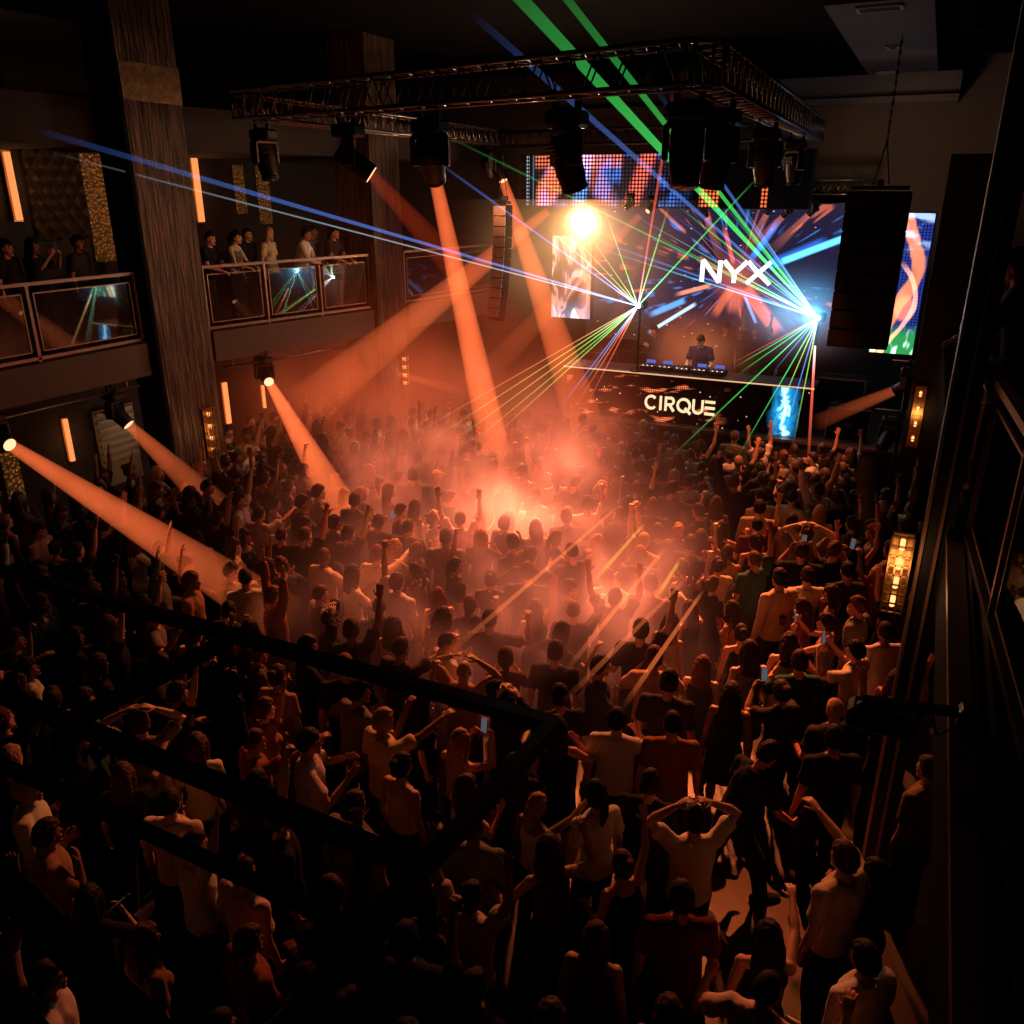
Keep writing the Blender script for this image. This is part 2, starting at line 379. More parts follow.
def hair_mesh(style):
    """hair in head space"""
    if style in HAIR: return HAIR[style]
    v, f = ellipsoid((0, 0, 0), (1, 1, 1), 40, 30); V = []
    low = {'short': -.045, 'crop': -.03}.get(style, -.06)
    for x, y, z in v:
        X, Y, Z = x * HEAD_R[0], y * HEAD_R[1] - .003, z * HEAD_R[2]
        line = .052 if Y > .045 else (.052 + (low - .052) * min(1, (.045 - Y) / .075))
        k = 1.0 / (1 + math.exp(-(Z - line) / .006))
        th = (.016 if style == 'crop' else .024) * (.6 + .5 * max(0, z))
        g = 1 + (-.18 + k * .18) + k * th / .1
        V.append((X * g, Y * g * (1.04 if Y < 0 else 1), Z * g))
    parts = [(V, f)]
    if style in ('long', 'wavy'):
        w = 1.18 if style == 'wavy' else 1.0
        parts.append(loft([(0, -.035, .06), (0, -.065, -.02), (0, -.085, -.12), (0, -.095, -.23), (0, -.098, -.34 if style == 'long' else -.28)], [.080, .092 * w, .100 * w, .095 * w, .060], [.060, .055, .042, .034, .020], side=(1, 0, 0), n=20))
        for s in (-1, 1): parts.append(loft([(s * .055, .03, .085), (s * .080, .025, .02), (s * .088, .005, -.08), (s * .085, -.015, -.19)], [.020, .020, .022, .012], [.034, .036, .034, .02], side=(1, 0, 0), n=10))
    if style == 'bun': parts.append(ellipsoid((0, -.095, .085), (.048, .045, .045), 16, 12))
    if style == 'tail':
        parts.append(ellipsoid((0, -.105, .05), (.03, .03, .03), 12, 8)); parts.append(loft([(0, -.11, .055), (0, -.150, .0), (0, -.150, -.11), (0, -.125, -.22)], [.026, .034, .032, .012], n=12))
    m = union(parts, .0085, 1, 1.0, .0075 if style not in ('crop',) else .003, 26.0 if style != 'wavy' else 20, 2.0)
    m.materials.append(M_HAIR); m.name = 'hair'; HAIR[style] = m; return m
def make_person(pose, female, loc, rz, h=1.0, skin=(.5, .3, .2), top='tee', tcol=(.02, .02, .02), pcol=(.02, .02, .025), hair='short', hcol=(.02, .012, .008), shoes=False):
    """the body is the top-level mesh; hair and clothes are its children"""
    B = person_meshes(pose, female); J = B['J']
    o = link_mesh('person', B['body'], loc=loc, rot=(0, 0, rz)); o.scale = (h, h, h); o.color = (*skin, 1)
    c = link_mesh({'tee': 'shirt', 'long': 'long_sleeved_shirt', 'tank': 'tank_top', 'dress': 'dress'}[top], B[top], parent=o); c.color = (*tcol, 1)
    if top != 'dress': c = link_mesh('trousers', B['trousers'], parent=o); c.color = (*pcol, 1)
    if hair:
        c = link_mesh('hair', hair_mesh(hair), parent=o); M = Matrix(J['Rh'].tolist()).to_4x4(); M.translation = Vector(J['head_c']); c.matrix_local = M; c.color = (*hcol, 1)
    if shoes:
        for m in B['shoes']: c = link_mesh('shoe', m, parent=o); c.color = (.02, .018, .016, 1)
    return o
# ---------------------------------------------------------------- node expressions
class NX:
    """arithmetic on shader sockets"""
    nt = None
    def __init__(s, sock): s.s = sock
    @staticmethod
    def m(op, *a, clamp=False):
        n = NX.nt.nodes.new('ShaderNodeMath'); n.operation = op; n.use_clamp = clamp
        for i, x in enumerate(a):
            if isinstance(x, NX): NX.nt.links.new(x.s, n.inputs[i])
            else: n.inputs[i].default_value = x
        return NX(n.outputs[0])
    def __add__(s, o): return NX.m('ADD', s, o)
    __radd__ = __add__
    def __sub__(s, o): return NX.m('SUBTRACT', s, o)
    def __rsub__(s, o): return NX.m('SUBTRACT', o, s)
    def __mul__(s, o): return NX.m('MULTIPLY', s, o)
    __rmul__ = __mul__
    def __truediv__(s, o): return NX.m('DIVIDE', s, o)
    def pw(s, o): return NX.m('POWER', s, o)
    def fract(s): return NX.m('FRACT', s)
    def abs(s): return NX.m('ABSOLUTE', s)
    def clamp(s): return NX.m('ADD', s, 0.0, clamp=True)
    def step(s, a, b):
        n = NX.nt.nodes.new('ShaderNodeMapRange'); n.interpolation_type = 'SMOOTHSTEP'
        NX.nt.links.new(s.s, n.inputs['Value']); n.inputs['From Min'].default_value = a; n.inputs['From Max'].default_value = b
        return NX(n.outputs[0])
def vec(x, y, z=0.0):
    n = NX.nt.nodes.new('ShaderNodeCombineXYZ')
    for i, q in enumerate((x, y, z)):
        if isinstance(q, NX): NX.nt.links.new(q.s, n.inputs[i])
        else: n.inputs[i].default_value = q
    return n.outputs[0]
def nz(v, scale=1.0, detail=2.0, rough=.5, dist=0.0):
    n = NX.nt.nodes.new('ShaderNodeTexNoise'); n.inputs['Scale'].default_value = scale; n.inputs['Detail'].default_value = detail; n.inputs['Roughness'].default_value = rough; n.inputs['Distortion'].default_value = dist
    NX.nt.links.new(v, n.inputs['Vector']); return NX(n.outputs['Fac'])
def coords(kind='Object'):
    tc = NX.nt.nodes.new('ShaderNodeTexCoord'); sp = NX.nt.nodes.new('ShaderNodeSeparateXYZ'); NX.nt.links.new(tc.outputs[kind], sp.inputs[0])
    return tc.outputs[kind], NX(sp.outputs[0]), NX(sp.outputs[1]), NX(sp.outputs[2])
def rgb_sum(terms):
    """sum of scalar x colour"""
    ch = [None] * 3
    for t, c in terms:
        for i in range(3):
            q = t * c[i]; ch[i] = q if ch[i] is None else ch[i] + q
    return vec(*ch)
def screen_mat(name, fn, strength, base=(.004, .004, .006)):
    """an LED surface: fn(u, v, position) returns (scalar, colour) terms of what it shows"""
    m = bpy.data.materials.new(name); m.use_nodes = True; nt = m.node_tree; NX.nt = nt; b = nt.nodes['Principled BSDF']
    b.inputs['Base Color'].default_value = (*base, 1); b.inputs['Roughness'].default_value = .6; b.inputs['Specular IOR Level'].default_value = .1
    p, x, y, z = coords(); nt.links.new(rgb_sum(fn(x, z, p)), b.inputs['Emission Color']); b.inputs['Emission Strength'].default_value = strength
    return m
ORANGE, BLUE, CYAN, RED, GREEN = (1, .18, .05), (.03, .16, 1), (.05, .6, 1), (1, .05, .03), (.06, 1, .10)
def dots(x, z, pitch, r0=.30, r1=.44):
    a = (x / pitch).fract() - .5; b = (z / pitch).fract() - .5
    return 1 - (a * a + b * b).pw(.5).step(r0, r1)
def fx_main(x, z, p):
    dx, dz = x - .75, z + .02; r = (dx * dx + dz * dz).pw(.5); an = NX.m('ARCTAN2', dz, dx)
    s1 = nz(vec(an * 5.0, r * .10, 1.7), 2.6, 1).step(.59, .65) * nz(vec(an * 2.2, r * .9, 4.0), 2.2, 1).step(.46, .62)
    s2 = nz(vec(an * 6.5, r * .10, 9.2), 2.6, 1).step(.60, .66) * nz(vec(an * 2.6, r * 1.1, 7.0), 2.4, 1).step(.50, .66)
    up = z.step(-1.5, -.6); led = dots(x, z, .055, .34, .5); fade = r.step(.10, .5); T = []
    def ray_(deg, r0, r1, w, k, c):
        ca, sa = math.cos(math.radians(deg)), math.sin(math.radians(deg)); t = dx * ca + dz * sa; s = (dz * ca - dx * sa).abs()
        T.append(((1 - s.step(w * .35, w)) * t.step(r0, r0 + .15) * (1 - t.step(r1 - .3, r1)) * k, c))
    ray_(23, 1.0, 2.9, .10, 1.6, (.10, .55, 1)); ray_(25, .7, 2.2, .16, .5, (.03, .20, 1)); ray_(-48, .25, 1.7, .20, .8, (1, .16, .06)); ray_(-118, .2, 1.1, .14, .5, (1, .18, .06)); ray_(197, .6, 1.6, .07, .9, (1, .30, .16)); ray_(205, 1.3, 2.4, .10, .8, (.10, .45, 1)); ray_(214, 1.1, 2.6, .06, 1.0, (.5, .75, 1)); ray_(58, .5, 1.6, .10, .7, (.05, .25, 1)); ray_(110, .3, 1.3, .07, .6, (1, .14, .08)); ray_(-90, .15, .9, .25, .45, (1, .2, .08)); ray_(-62, .4, 1.3, .05, .9, (.2, .4, 1))
    core = 1 - r.step(.0, .8)
    sp = NX.nt.nodes.new('ShaderNodeTexVoronoi'); sp.inputs['Scale'].default_value = 5.0; NX.nt.links.new(vec(x * .7, z * 1.7, 0.0), sp.inputs['Vector']); spk = 1 - NX(sp.outputs['Distance']).step(.05, .10)
    pick = nz(vec(x, z, 3.0), 1.6, 0).step(.48, .52); pick2 = nz(vec(x, z, 8.0), 2.6, 0).step(.45, .5)
    return T + [(s1 * fade * .40 * up, (1, .2, .08)), (core * .35, (1, .22, .10)), (s2 * fade * .45 * up, (.04, .30, 1)), (spk * pick * pick2 * 1.2, (.35, .6, 1)), (spk * (1 - pick) * pick2 * .9, (1, .35, .15)), (led * up * .035, (.25, .3, 1)), (up * .016, (.5, .25, .8)), ((1 - (x + 2.2).abs().step(.2, 1.8)) * .035, (1, .35, .12))]
def fx_header(x, z, p):
    led = dots(x, z, .075)
    v1 = (1 - (((x + 2.3) * 1.0 - z * .75).abs()).step(.20, .42)); v2 = (1 - ((x + 1.30) + z * .55).abs().step(.10, .34)) ; top = z.step(.18, .34) * (1 - (x + 1.75).abs().step(.95, 1.05)); v3 = (1 - ((x + .35) - z * .35).abs().step(.08, .24)); v4 = (1 - (x - 1.15).abs().step(.18, .22)) * (1 - z.step(.05, .35)); v5 = (1 - (x - 2.25).abs().step(.04, .08)) * (1 - z.step(.1, .3))
    bl = nz(vec(x * 1.2, z * .6, 0.3), 1.9, 2).step(.50, .62); v6 = (1 - (x + 1.62 - z * .2).abs().step(.06, .22)); on = x.step(-2.75, -2.7); off = 1 - x.step(.1, .9)
    edge = 1 - (x + 2.93).abs().step(.02, .04); edge2 = 1 - (x + 2.80).abs().step(.01, .02)
    return [(led * v1 * on * 1.5, (1, .20, .07)), (led * v2 * .6, (1, .2, .1)), (led * top * .9, (1, .2, .06)), (led * v3 * 1.2, (1, .14, .08)), (led * bl * off * on * .8, (.05, .26, 1)), (led * v6 * .9, (.12, .42, 1)), (led * v4 * 1.0, ORANGE), (led * v5 * .9, ORANGE), (led * edge * .7, (.45, .6, .7)), (edge2 * .35, (.1, .35, .6)), (led * on * off * .06, (.5, .25, .5)), (v1 * on * .12, (1, .2, .08)), (bl * off * on * .05, (.05, .2, 1))]
def fx_side(x, z, p):
    n = nz(vec(x * 1.2, z * .6, 2.0), 1.5, 2, .5, 1.2); a = n.step(.50, .56) * (1 - n.step(.60, .66)); w = nz(vec(x * .9, z * .35, 5.0), 2.2, 2, .5, 1.5).step(.56, .66); low = 1 - z.step(-1.0, -.45); edge = x.step(.15, .42)
    return [(a * .8, (1, .30, .13)), (w * .7, (1, .62, .45)), (low * w * .9, (.7, .9, 1)), (low * .35, (.2, .5, .9)), (edge * .45, (1, .26, .12)), (z.abs() * 0 + .06, (.8, .22, .10)), (n.step(.4, .5) * .10, (.3, .35, .9))]
def fx_right(x, z, p):
    c1 = NX.m('SINE', z * 1.9 + .9) * .24 - .02; c2 = NX.m('SINE', z * 2.6 + 2.4) * .26 + .05; n = nz(vec(x * 1.4, z * .7, 8.0), 2.0, 3)
    r1 = 1 - (x - c1 + (n - .5) * .25).abs().step(.10, .15); r2 = (1 - (x - c2 + (n - .5) * .15).abs().step(.035, .065)) * (1 - z.step(.2, .5)); hub = 1 - ((x - .12) * (x - .12) + (z + .45) * (z + .45) * .6).pw(.5).step(.14, .24)
    led = dots(x, z, .06, .34, .5); low = 1 - z.step(-1.05, -.75); cloud = nz(vec(x, z * 1.6, 3.0), 2.2, 3).step(.5, .66) * z.step(.5, 1.0); wht = nz(vec(x * 1.5, z * .6, 1.0), 3, 2).step(.5, .62)
    return [(r1 * (.5 + n) * .9, (1, .30, .13)), (r2 * 1.0, (1, .42, .25)), (hub * .9, (1, .24, .07)), (low * .55, (.05, .55, .14)), (low * wht * 1.2, (.75, .95, 1)), (cloud * 1.0, (.45, .62, 1)), (led * (1 - r1) * (1 - low) * .28, (.05, .12, .9)), ((1 - low) * .04, (.1, .15, .9))]
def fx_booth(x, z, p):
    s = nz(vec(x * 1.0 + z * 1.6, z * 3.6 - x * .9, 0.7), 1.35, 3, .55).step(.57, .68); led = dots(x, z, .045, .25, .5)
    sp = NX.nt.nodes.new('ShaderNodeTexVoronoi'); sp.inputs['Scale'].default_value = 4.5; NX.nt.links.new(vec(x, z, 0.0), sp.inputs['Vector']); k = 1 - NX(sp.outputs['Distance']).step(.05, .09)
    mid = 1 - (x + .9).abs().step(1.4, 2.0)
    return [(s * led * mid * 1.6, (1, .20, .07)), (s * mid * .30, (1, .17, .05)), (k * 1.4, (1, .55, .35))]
def fx_cyan(x, z, p):
    n = nz(vec(x * 2.0, z * 1.5, 0.0), 2.2, 3, .6, .8); c = 1 - (x + .06 * z + (n - .5) * .5).abs().step(.0, .10); e = 1 - (x.abs() + z.abs() * .12 + (n - .5) * .35).step(.16, .34)
    return [(c * e * 2.2, (.35, .85, 1)), (e * .9 * n.step(.3, .7), (.02, .42, .85)), (e * .25, (.02, .3, .9))]

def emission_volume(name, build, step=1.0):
    """haze whose own emission replaces scattered light: a volume with no surface; build() returns (emission strength socket, colour)"""
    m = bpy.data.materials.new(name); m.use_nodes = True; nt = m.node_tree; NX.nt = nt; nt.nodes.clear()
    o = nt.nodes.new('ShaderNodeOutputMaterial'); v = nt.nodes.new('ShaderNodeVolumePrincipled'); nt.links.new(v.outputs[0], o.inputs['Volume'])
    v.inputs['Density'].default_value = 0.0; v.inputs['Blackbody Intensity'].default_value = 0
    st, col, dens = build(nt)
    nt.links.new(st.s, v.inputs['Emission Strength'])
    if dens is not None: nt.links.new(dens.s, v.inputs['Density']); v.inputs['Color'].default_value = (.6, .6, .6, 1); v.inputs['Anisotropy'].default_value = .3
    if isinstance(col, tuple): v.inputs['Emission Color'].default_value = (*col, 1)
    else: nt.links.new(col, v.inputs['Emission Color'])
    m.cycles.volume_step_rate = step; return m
def _beam(nt):
    oi = nt.nodes.new('ShaderNodeObjectInfo'); g, x, y, z = coords('Generated'); p, X, Y, Z = coords('Object')
    f = (1 - z).clamp(); r = z * 2.2 + 1.0
    smoke = nz(p, 1.3, 2, .6) * 1.1 + .45
    return NX(oi.outputs['Alpha']) * f.pw(.55) * smoke / r, oi.outputs['Color'], None
M_BEAM = emission_volume('emissive_beam', _beam, .35)  # beam cones emit by themselves in place of haze catching lamp light
def laser_mat():
    m = bpy.data.materials.new('laser_light'); m.use_nodes = True; nt = m.node_tree; NX.nt = nt; nt.nodes.clear()
    o = nt.nodes.new('ShaderNodeOutputMaterial'); t = nt.nodes.new('ShaderNodeBsdfTransparent'); e = nt.nodes.new('ShaderNodeEmission'); a = nt.nodes.new('ShaderNodeAddShader')
    oi = nt.nodes.new('ShaderNodeObjectInfo'); g, x, y, z = coords('Generated')
    near = 1 - z.step(.0, .35)
    nt.links.new((NX(oi.outputs['Alpha']) * ((1 - z).pw(1.1) * .66 + near * .55)).s, e.inputs['Strength'])
    mx = nt.nodes.new('ShaderNodeMix'); mx.data_type = 'RGBA'; mx.inputs['B'].default_value = (.75, .95, 1, 1); nt.links.new(oi.outputs['Color'], mx.inputs['A']); nt.links.new((near * .40).s, mx.inputs['Factor'])
    nt.links.new(mx.outputs['Result'], e.inputs['Color']); nt.links.new(t.outputs[0], a.inputs[0]); nt.links.new(e.outputs[0], a.inputs[1]); nt.links.new(a.outputs[0], o.inputs['Surface'])
    return m
M_LASER = laser_mat()  # glowing tubes stand for laser light scattered in the haze
def shaft_mat():
    m = bpy.data.materials.new('light_shaft'); m.use_nodes = True; nt = m.node_tree; NX.nt = nt; nt.nodes.clear()
    o = nt.nodes.new('ShaderNodeOutputMaterial'); t = nt.nodes.new('ShaderNodeBsdfTransparent'); e = nt.nodes.new('ShaderNodeEmission'); a = nt.nodes.new('ShaderNodeAddShader'); oi = nt.nodes.new('ShaderNodeObjectInfo'); g, x, y, z = coords('Generated')
    nt.links.new((NX(oi.outputs['Alpha']) * z.step(0, .15) * (1 - z.step(.55, 1))).s, e.inputs['Strength']); nt.links.new(oi.outputs['Color'], e.inputs['Color'])
    nt.links.new(t.outputs[0], a.inputs[0]); nt.links.new(e.outputs[0], a.inputs[1]); nt.links.new(a.outputs[0], o.inputs['Surface']); return m
M_SHAFT = shaft_mat()

# plain materials
M_BLACK = mat('black_powder_coat', (.012, .012, .013), .45, .3)
M_STEEL = mat('dark_steel', (.05, .048, .046), .35, .9)
M_TRUSS = mat('dark_truss_alloy', (.16, .15, .14), .35, .9)
M_RAIL = mat('bronze_rail', (.30, .20, .13), .35, .8)
M_FLOOR = mat('club_floor', (.032, .026, .024), .42, bump=.15, bscale=3, var=.35)
M_WALL = mat('dark_plaster', (.045, .038, .034), .8, bump=.3, bscale=6, var=.3)
M_BACK = mat('back_wall_paint', (.07, .058, .048), .85, var=.25, bscale=1.2)
M_CEIL = mat('black_ceiling', (.004, .004, .0045), .95, spec=.1)
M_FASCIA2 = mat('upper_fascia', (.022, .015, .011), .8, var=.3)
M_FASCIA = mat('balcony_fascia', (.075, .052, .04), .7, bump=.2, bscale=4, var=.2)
M_WOOD = mat('ledge_wood', (.16, .085, .05), .5, bump=.1, bscale=12, var=.35)
M_BRASS = mat('brass', (.45, .26, .10), .3, .9)
M_CAB = mat('speaker_black', (.003, .003, .0035), .9, spec=.1)
M_GRILLE = mat('speaker_grille', (.005, .005, .0055), .8, .0, spec=.15, bump=.4, bscale=90)
M_STAGE = mat('stage_deck', (.03, .028, .028), .5, var=.3)
M_WHITE_LED = emat('white_letters', (1, .97, .95), 2.0)
M_WARM_LED = emat('warm_letters', (1, .74, .42), 1.15)
M_STRIP = emat('amber_strip', (1, .30, .085), 1.15)
M_LENS_O = emat('lit_orange_lens', (1, .46, .24), 1.9)
M_LENS_W = emat('lit_white_lens', (1, .78, .50), 120.0)
M_LENS_OFF = mat('dark_lens', (.01, .01, .012), .08, .0)
M_PLASTIC = mat('gear_plastic', (.02, .02, .022), .4)
M_LED_B = emat('tiny_blue_led', (.2, .25, 1), .55)
M_LED_W = emat('tiny_warm_led', (1, .6, .3), 3.0)
M_PHONE = emat('phone_screen', (.75, .85, 1), .10)
def _ribbed():
    m = mat('ribbed_bark_panel', (.15, .10, .065), .6); nt = m.node_tree; NX.nt = nt; b = nt.nodes['Principled BSDF']
    p, x, y, z = coords(); h = nz(vec(x * 9, y * 9, z * .7), 1.6, 3, .6, .5)
    bp = nt.nodes.new('ShaderNodeBump'); bp.inputs['Strength'].default_value = 1; bp.inputs['Distance'].default_value = .12; nt.links.new(h.s, bp.inputs['Height']); nt.links.new(bp.outputs[0], b.inputs['Normal'])
    nt.links.new(rgb_sum([(h.step(.35, .65) * .9 + .20, (.125, .08, .05))]), b.inputs['Base Color']); return m
M_RIB = _ribbed()
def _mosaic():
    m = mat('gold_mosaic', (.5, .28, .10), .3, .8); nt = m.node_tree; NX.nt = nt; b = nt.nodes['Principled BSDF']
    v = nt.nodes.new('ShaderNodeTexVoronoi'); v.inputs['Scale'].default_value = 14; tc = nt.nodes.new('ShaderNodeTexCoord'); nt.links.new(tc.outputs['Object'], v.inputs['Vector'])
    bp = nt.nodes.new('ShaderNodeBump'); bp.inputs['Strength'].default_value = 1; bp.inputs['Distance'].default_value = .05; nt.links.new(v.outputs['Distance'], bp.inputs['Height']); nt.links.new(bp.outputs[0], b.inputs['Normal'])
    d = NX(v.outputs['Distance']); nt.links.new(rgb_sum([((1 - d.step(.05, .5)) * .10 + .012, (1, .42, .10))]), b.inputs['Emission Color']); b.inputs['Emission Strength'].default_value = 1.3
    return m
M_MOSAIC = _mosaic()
def _tufted():
    m = mat('tufted_leather', (.06, .035, .022), .5); nt = m.node_tree; NX.nt = nt; b = nt.nodes['Principled BSDF']
    p, x, y, z = coords(); a = ((y * 3.2 + z * 2.6).fract() - .5).abs(); c = ((y * 3.2 - z * 2.6).fract() - .5).abs(); h = (a * 2).pw(.6) * (c * 2).pw(.6)
    bp = nt.nodes.new('ShaderNodeBump'); bp.inputs['Strength'].default_value = 1; bp.inputs['Distance'].default_value = .15; nt.links.new((1 - h).s, bp.inputs['Height']); nt.links.new(bp.outputs[0], b.inputs['Normal']); return m
M_TUFT = _tufted()
def _glass(name='balcony_glass', ior=1.55, tint=(.82, .86, .86, 1)):
    m = bpy.data.materials.new(name); m.use_nodes = True; nt = m.node_tree; nt.nodes.clear()
    o = nt.nodes.new('ShaderNodeOutputMaterial'); t = nt.nodes.new('ShaderNodeBsdfTransparent'); g = nt.nodes.new('ShaderNodeBsdfGlossy'); mx = nt.nodes.new('ShaderNodeMixShader'); fr = nt.nodes.new('ShaderNodeFresnel')
    fr.inputs['IOR'].default_value = ior; g.inputs['Roughness'].default_value = .02; t.inputs['Color'].default_value = tint
    mx.inputs[0].default_value = .02
    if ior > 1.2: nt.links.new(fr.outputs[0], mx.inputs[0])
    nt.links.new(t.outputs[0], mx.inputs[1]); nt.links.new(g.outputs[0], mx.inputs[2]); nt.links.new(mx.outputs[0], o.inputs['Surface']); return m
M_GLASS = _glass(); M_GLASS_DARK = _glass('smoked_glass', 1.12, (.45, .45, .45, 1))
# ---------------------------------------------------------------- camera, world, colour
cd_ = bpy.data.cameras.new('camera'); cam = bpy.data.objects.new('camera', cd_); COL.objects.link(cam); SC.camera = cam
cam.location = (0, 0, CAM_H); cam.rotation_euler = (PI / 2 - PITCH, 0, YAW); cd_.sensor_width = 36; cd_.lens = F_PX / 1024 * 36; cd_.clip_start = .05; cd_.clip_end = 100
W = bpy.data.worlds.new('night'); SC.world = W; W.use_nodes = True; W.node_tree.nodes['Background'].inputs[0].default_value = (.35, .55, .6, 1); W.node_tree.nodes['Background'].inputs[1].default_value = .004
SC.view_settings.view_transform = 'Standard'; SC.view_settings.look = 'None'; SC.view_settings.exposure = 0; SC.view_settings.gamma = 1
cy = SC.cycles; cy.max_bounces = 3; cy.diffuse_bounces = 1; cy.glossy_bounces = 2; cy.transmission_bounces = 2; cy.volume_bounces = 0; cy.transparent_max_bounces = 48
cy.use_adaptive_sampling = True; cy.adaptive_threshold = .03; cy.use_denoising = True; cy.caustics_reflective = False; cy.caustics_refractive = False; cy.sample_clamp_indirect = 3.0; cy.volume_max_steps = 256; cy.volume_preview_step_rate = 1

def spot(loc, to, energy, col=(1, .20, .05), size=14.0, blend=.6, r=.06):
    l = bpy.data.lights.new('spot', 'SPOT'); l.energy = energy; l.color = col; l.spot_size = math.radians(size); l.spot_blend = blend; l.shadow_soft_size = r
    o = bpy.data.objects.new('spot', l); COL.objects.link(o); loc = Vector(tuple(map(float, loc))); o.location = loc
    o.rotation_euler = (Vector(tuple(map(float, to))) - loc).to_track_quat('-Z', 'Y').to_euler(); return o
def point(loc, energy, col, r=.1):
    l = bpy.data.lights.new('point', 'POINT'); l.energy = energy; l.color = col; l.shadow_soft_size = r
    o = bpy.data.objects.new('point', l); COL.objects.link(o); o.location = tuple(map(float, loc)); return o

# ---------------------------------------------------------------- room shell
def S(name, mb, m, **k): o = mb.build(name, m); tag(o, kind='structure', **k); return o
def slab_poly(pts, z0, z1):
    n = len(pts); mb = MB()
    return mb.add([(x, y, z0) for x, y in pts] + [(x, y, z1) for x, y in pts], [tuple(range(n)), tuple(range(2 * n - 1, n - 1, -1))] + [(i, i + n, (i + 1) % n + n, (i + 1) % n) for i in range(n)])
S('floor', MB().box((-7, 10.5, -.1), (17, 26, .2)), M_FLOOR)
S('ceiling', MB().box((-6, 10.5, 9.3), (19, 26, .2)), M_CEIL)
S('wall_back', MB().box((-6.5, 23.1, 4.6), (18, .2, 9.2)), M_BACK)
S('wall_left', MB().box((-15.1, 10.5, 4.6), (.2, 26, 9.2)), M_WALL)
S('wall_right', MB().box((1.15, 11.6, 1.85), (.3, 23.2, 3.7)), M_WALL)
# overhead soffit with its hatch
S('beam_ceiling', MB().box((-1.15, 18.2, 8.9), (1.35, 9.5, .6)), mat('soffit_paint', (.05, .044, .042), .8, var=.2, bscale=2))
for k, (px, py, w, d) in enumerate(((880, 7, .55, .35), (893, 46, .16, .28), (886, 72, .40, .22))):
    p = at_z(px, py, 8.6); r = empty('ceiling_vent', (p[0], p[1], 8.6)); tag(r, ('wide framed hatch in the ceiling soffit, closest to the camera', 'small square vent in the middle of the ceiling soffit', 'dark slot vent at the far end of the ceiling soffit')[k], 'vent')
    f = MB()
    for sx in (-1, 1): f.box((sx * w / 2, 0, -.015), (.04, d + .04, .03)); f.box((0, sx * d / 2, -.015), (w + .04, .04, .03))
    f.build('frame', mat('vent_trim', (.28, .25, .23), .5), r); g = MB()
    for q in range(5): g.box((0, -d / 2 + d * (q + .5) / 5, -.008), (w, d / 9, .012))
    g.build('grille', M_BLACK, r)
for k, (x, y) in enumerate(((.6, 14), (.75, 17), (.9, 20))): S('trim_%d' % (k + 5), MB().box((x - .1, y, 8.95), (1.2, .12, .5)), M_CEIL)
S('trim_4', MB().box((-4.5, 22.2, 8.35), (9, 1.6, .5)).box((-4.5, 21.35, 8.1), (9, .12, .12)), mat('soffit_back', (.10, .09, .085), .8))

# left balcony: three stretches between pillars
SEC = [((-12.0, 4.5), (-12.0, 10.36)), ((-11.85, 11.75), (-10.92, 15.6)), ((-10.75, 16.75), (-10.1, 20.5))]
for k, (a, b) in enumerate(SEC):
    e = .10
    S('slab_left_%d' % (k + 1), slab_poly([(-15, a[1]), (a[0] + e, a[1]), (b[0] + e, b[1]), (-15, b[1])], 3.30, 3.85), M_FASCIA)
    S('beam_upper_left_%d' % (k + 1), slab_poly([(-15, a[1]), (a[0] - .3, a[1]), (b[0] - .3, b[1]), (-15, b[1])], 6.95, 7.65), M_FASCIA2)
S('pillar_left_1', MB().box((-12.05, 11.08, 4.6), (.6, 1.2, 9.2)), M_RIB)
S('trim_11', MB().box((-12.06, 10.44, 4.6), (.62, .06, 9.2)), M_CEIL)  # black slab added to make the pillar's shaded side dark
S('pillar_left_2', MB().box((-11.2, 16.2, 4.6), (.9, 1.1, 9.2)), M_RIB)
S('trim_pillar_left', MB().box((-12.05, 11.09, 7.9), (.63, 1.22, .55)), mat('cap_gilding', (.20, .12, .05), .45, .6, bump=1.0, bscale=9, var=.6))
def railing(a, b, zf, npan, label, name='balcony_railing', h=1.15, group=None, dark=False):
    r = empty(name, (a[0], a[1], zf)); tag(r, label, 'railing', group)
    A = Vector((0, 0, 0)); Bv = Vector((b[0] - a[0], b[1] - a[1], 0)); L = Bv.length; d = Bv.normalized(); mr = M_RAIL; up = Vector((0, 0, 1))
    MB().bar(A + up * h, Bv + up * h, .07, .05).build('top_rail', mr, r); MB().bar(A + up * .06, Bv + up * .06, .05, .05).build('bottom_rail', mr, r)
    for i in range(npan + 1):
        q = d * (L * i / npan); MB().bar(q, q + up * h, .05).build('post', mr, r)
    for i in range(npan):
        q0 = d * (L * i / npan + .10); q1 = d * (L * (i + 1) / npan - .10)
        MB().bar(q0 + up * .16, q1 + up * .16, .02, .02).bar(q0 + up * (h - .14), q1 + up * (h - .14), .02, .02).bar(q0 + up * .16, q0 + up * (h - .14), .02).bar(q1 + up * .16, q1 + up * (h - .14), .02).build('panel_frame', mr, r)
        g = MB(); g.bar((q0 + q1) / 2 + up * .17 - d * 0, (q0 + q1) / 2 + up * (h - .15), .01); g = MB()
        c = (q0 + q1) / 2 + up * (h / 2 + .01); x = d; y = Vector((-d.y, d.x, 0)); M = Matrix((x, y, up)).transposed()
        g.box(c, ((q1 - q0).length, .012, h - .30), M=M); g.build('glass_panel', M_GLASS_DARK if dark else M_GLASS, r)
    return r
railing(*SEC[0], 3.85, 3, 'bronze rail and glass balcony railing in front of the tufted wall')
railing(*SEC[1], 3.85, 3, 'glass balcony railing with a row of people leaning on it, beyond the ribbed pillar')
railing(*SEC[2], 3.85, 2, 'short stretch of glass balcony railing past the far ribbed pillar')

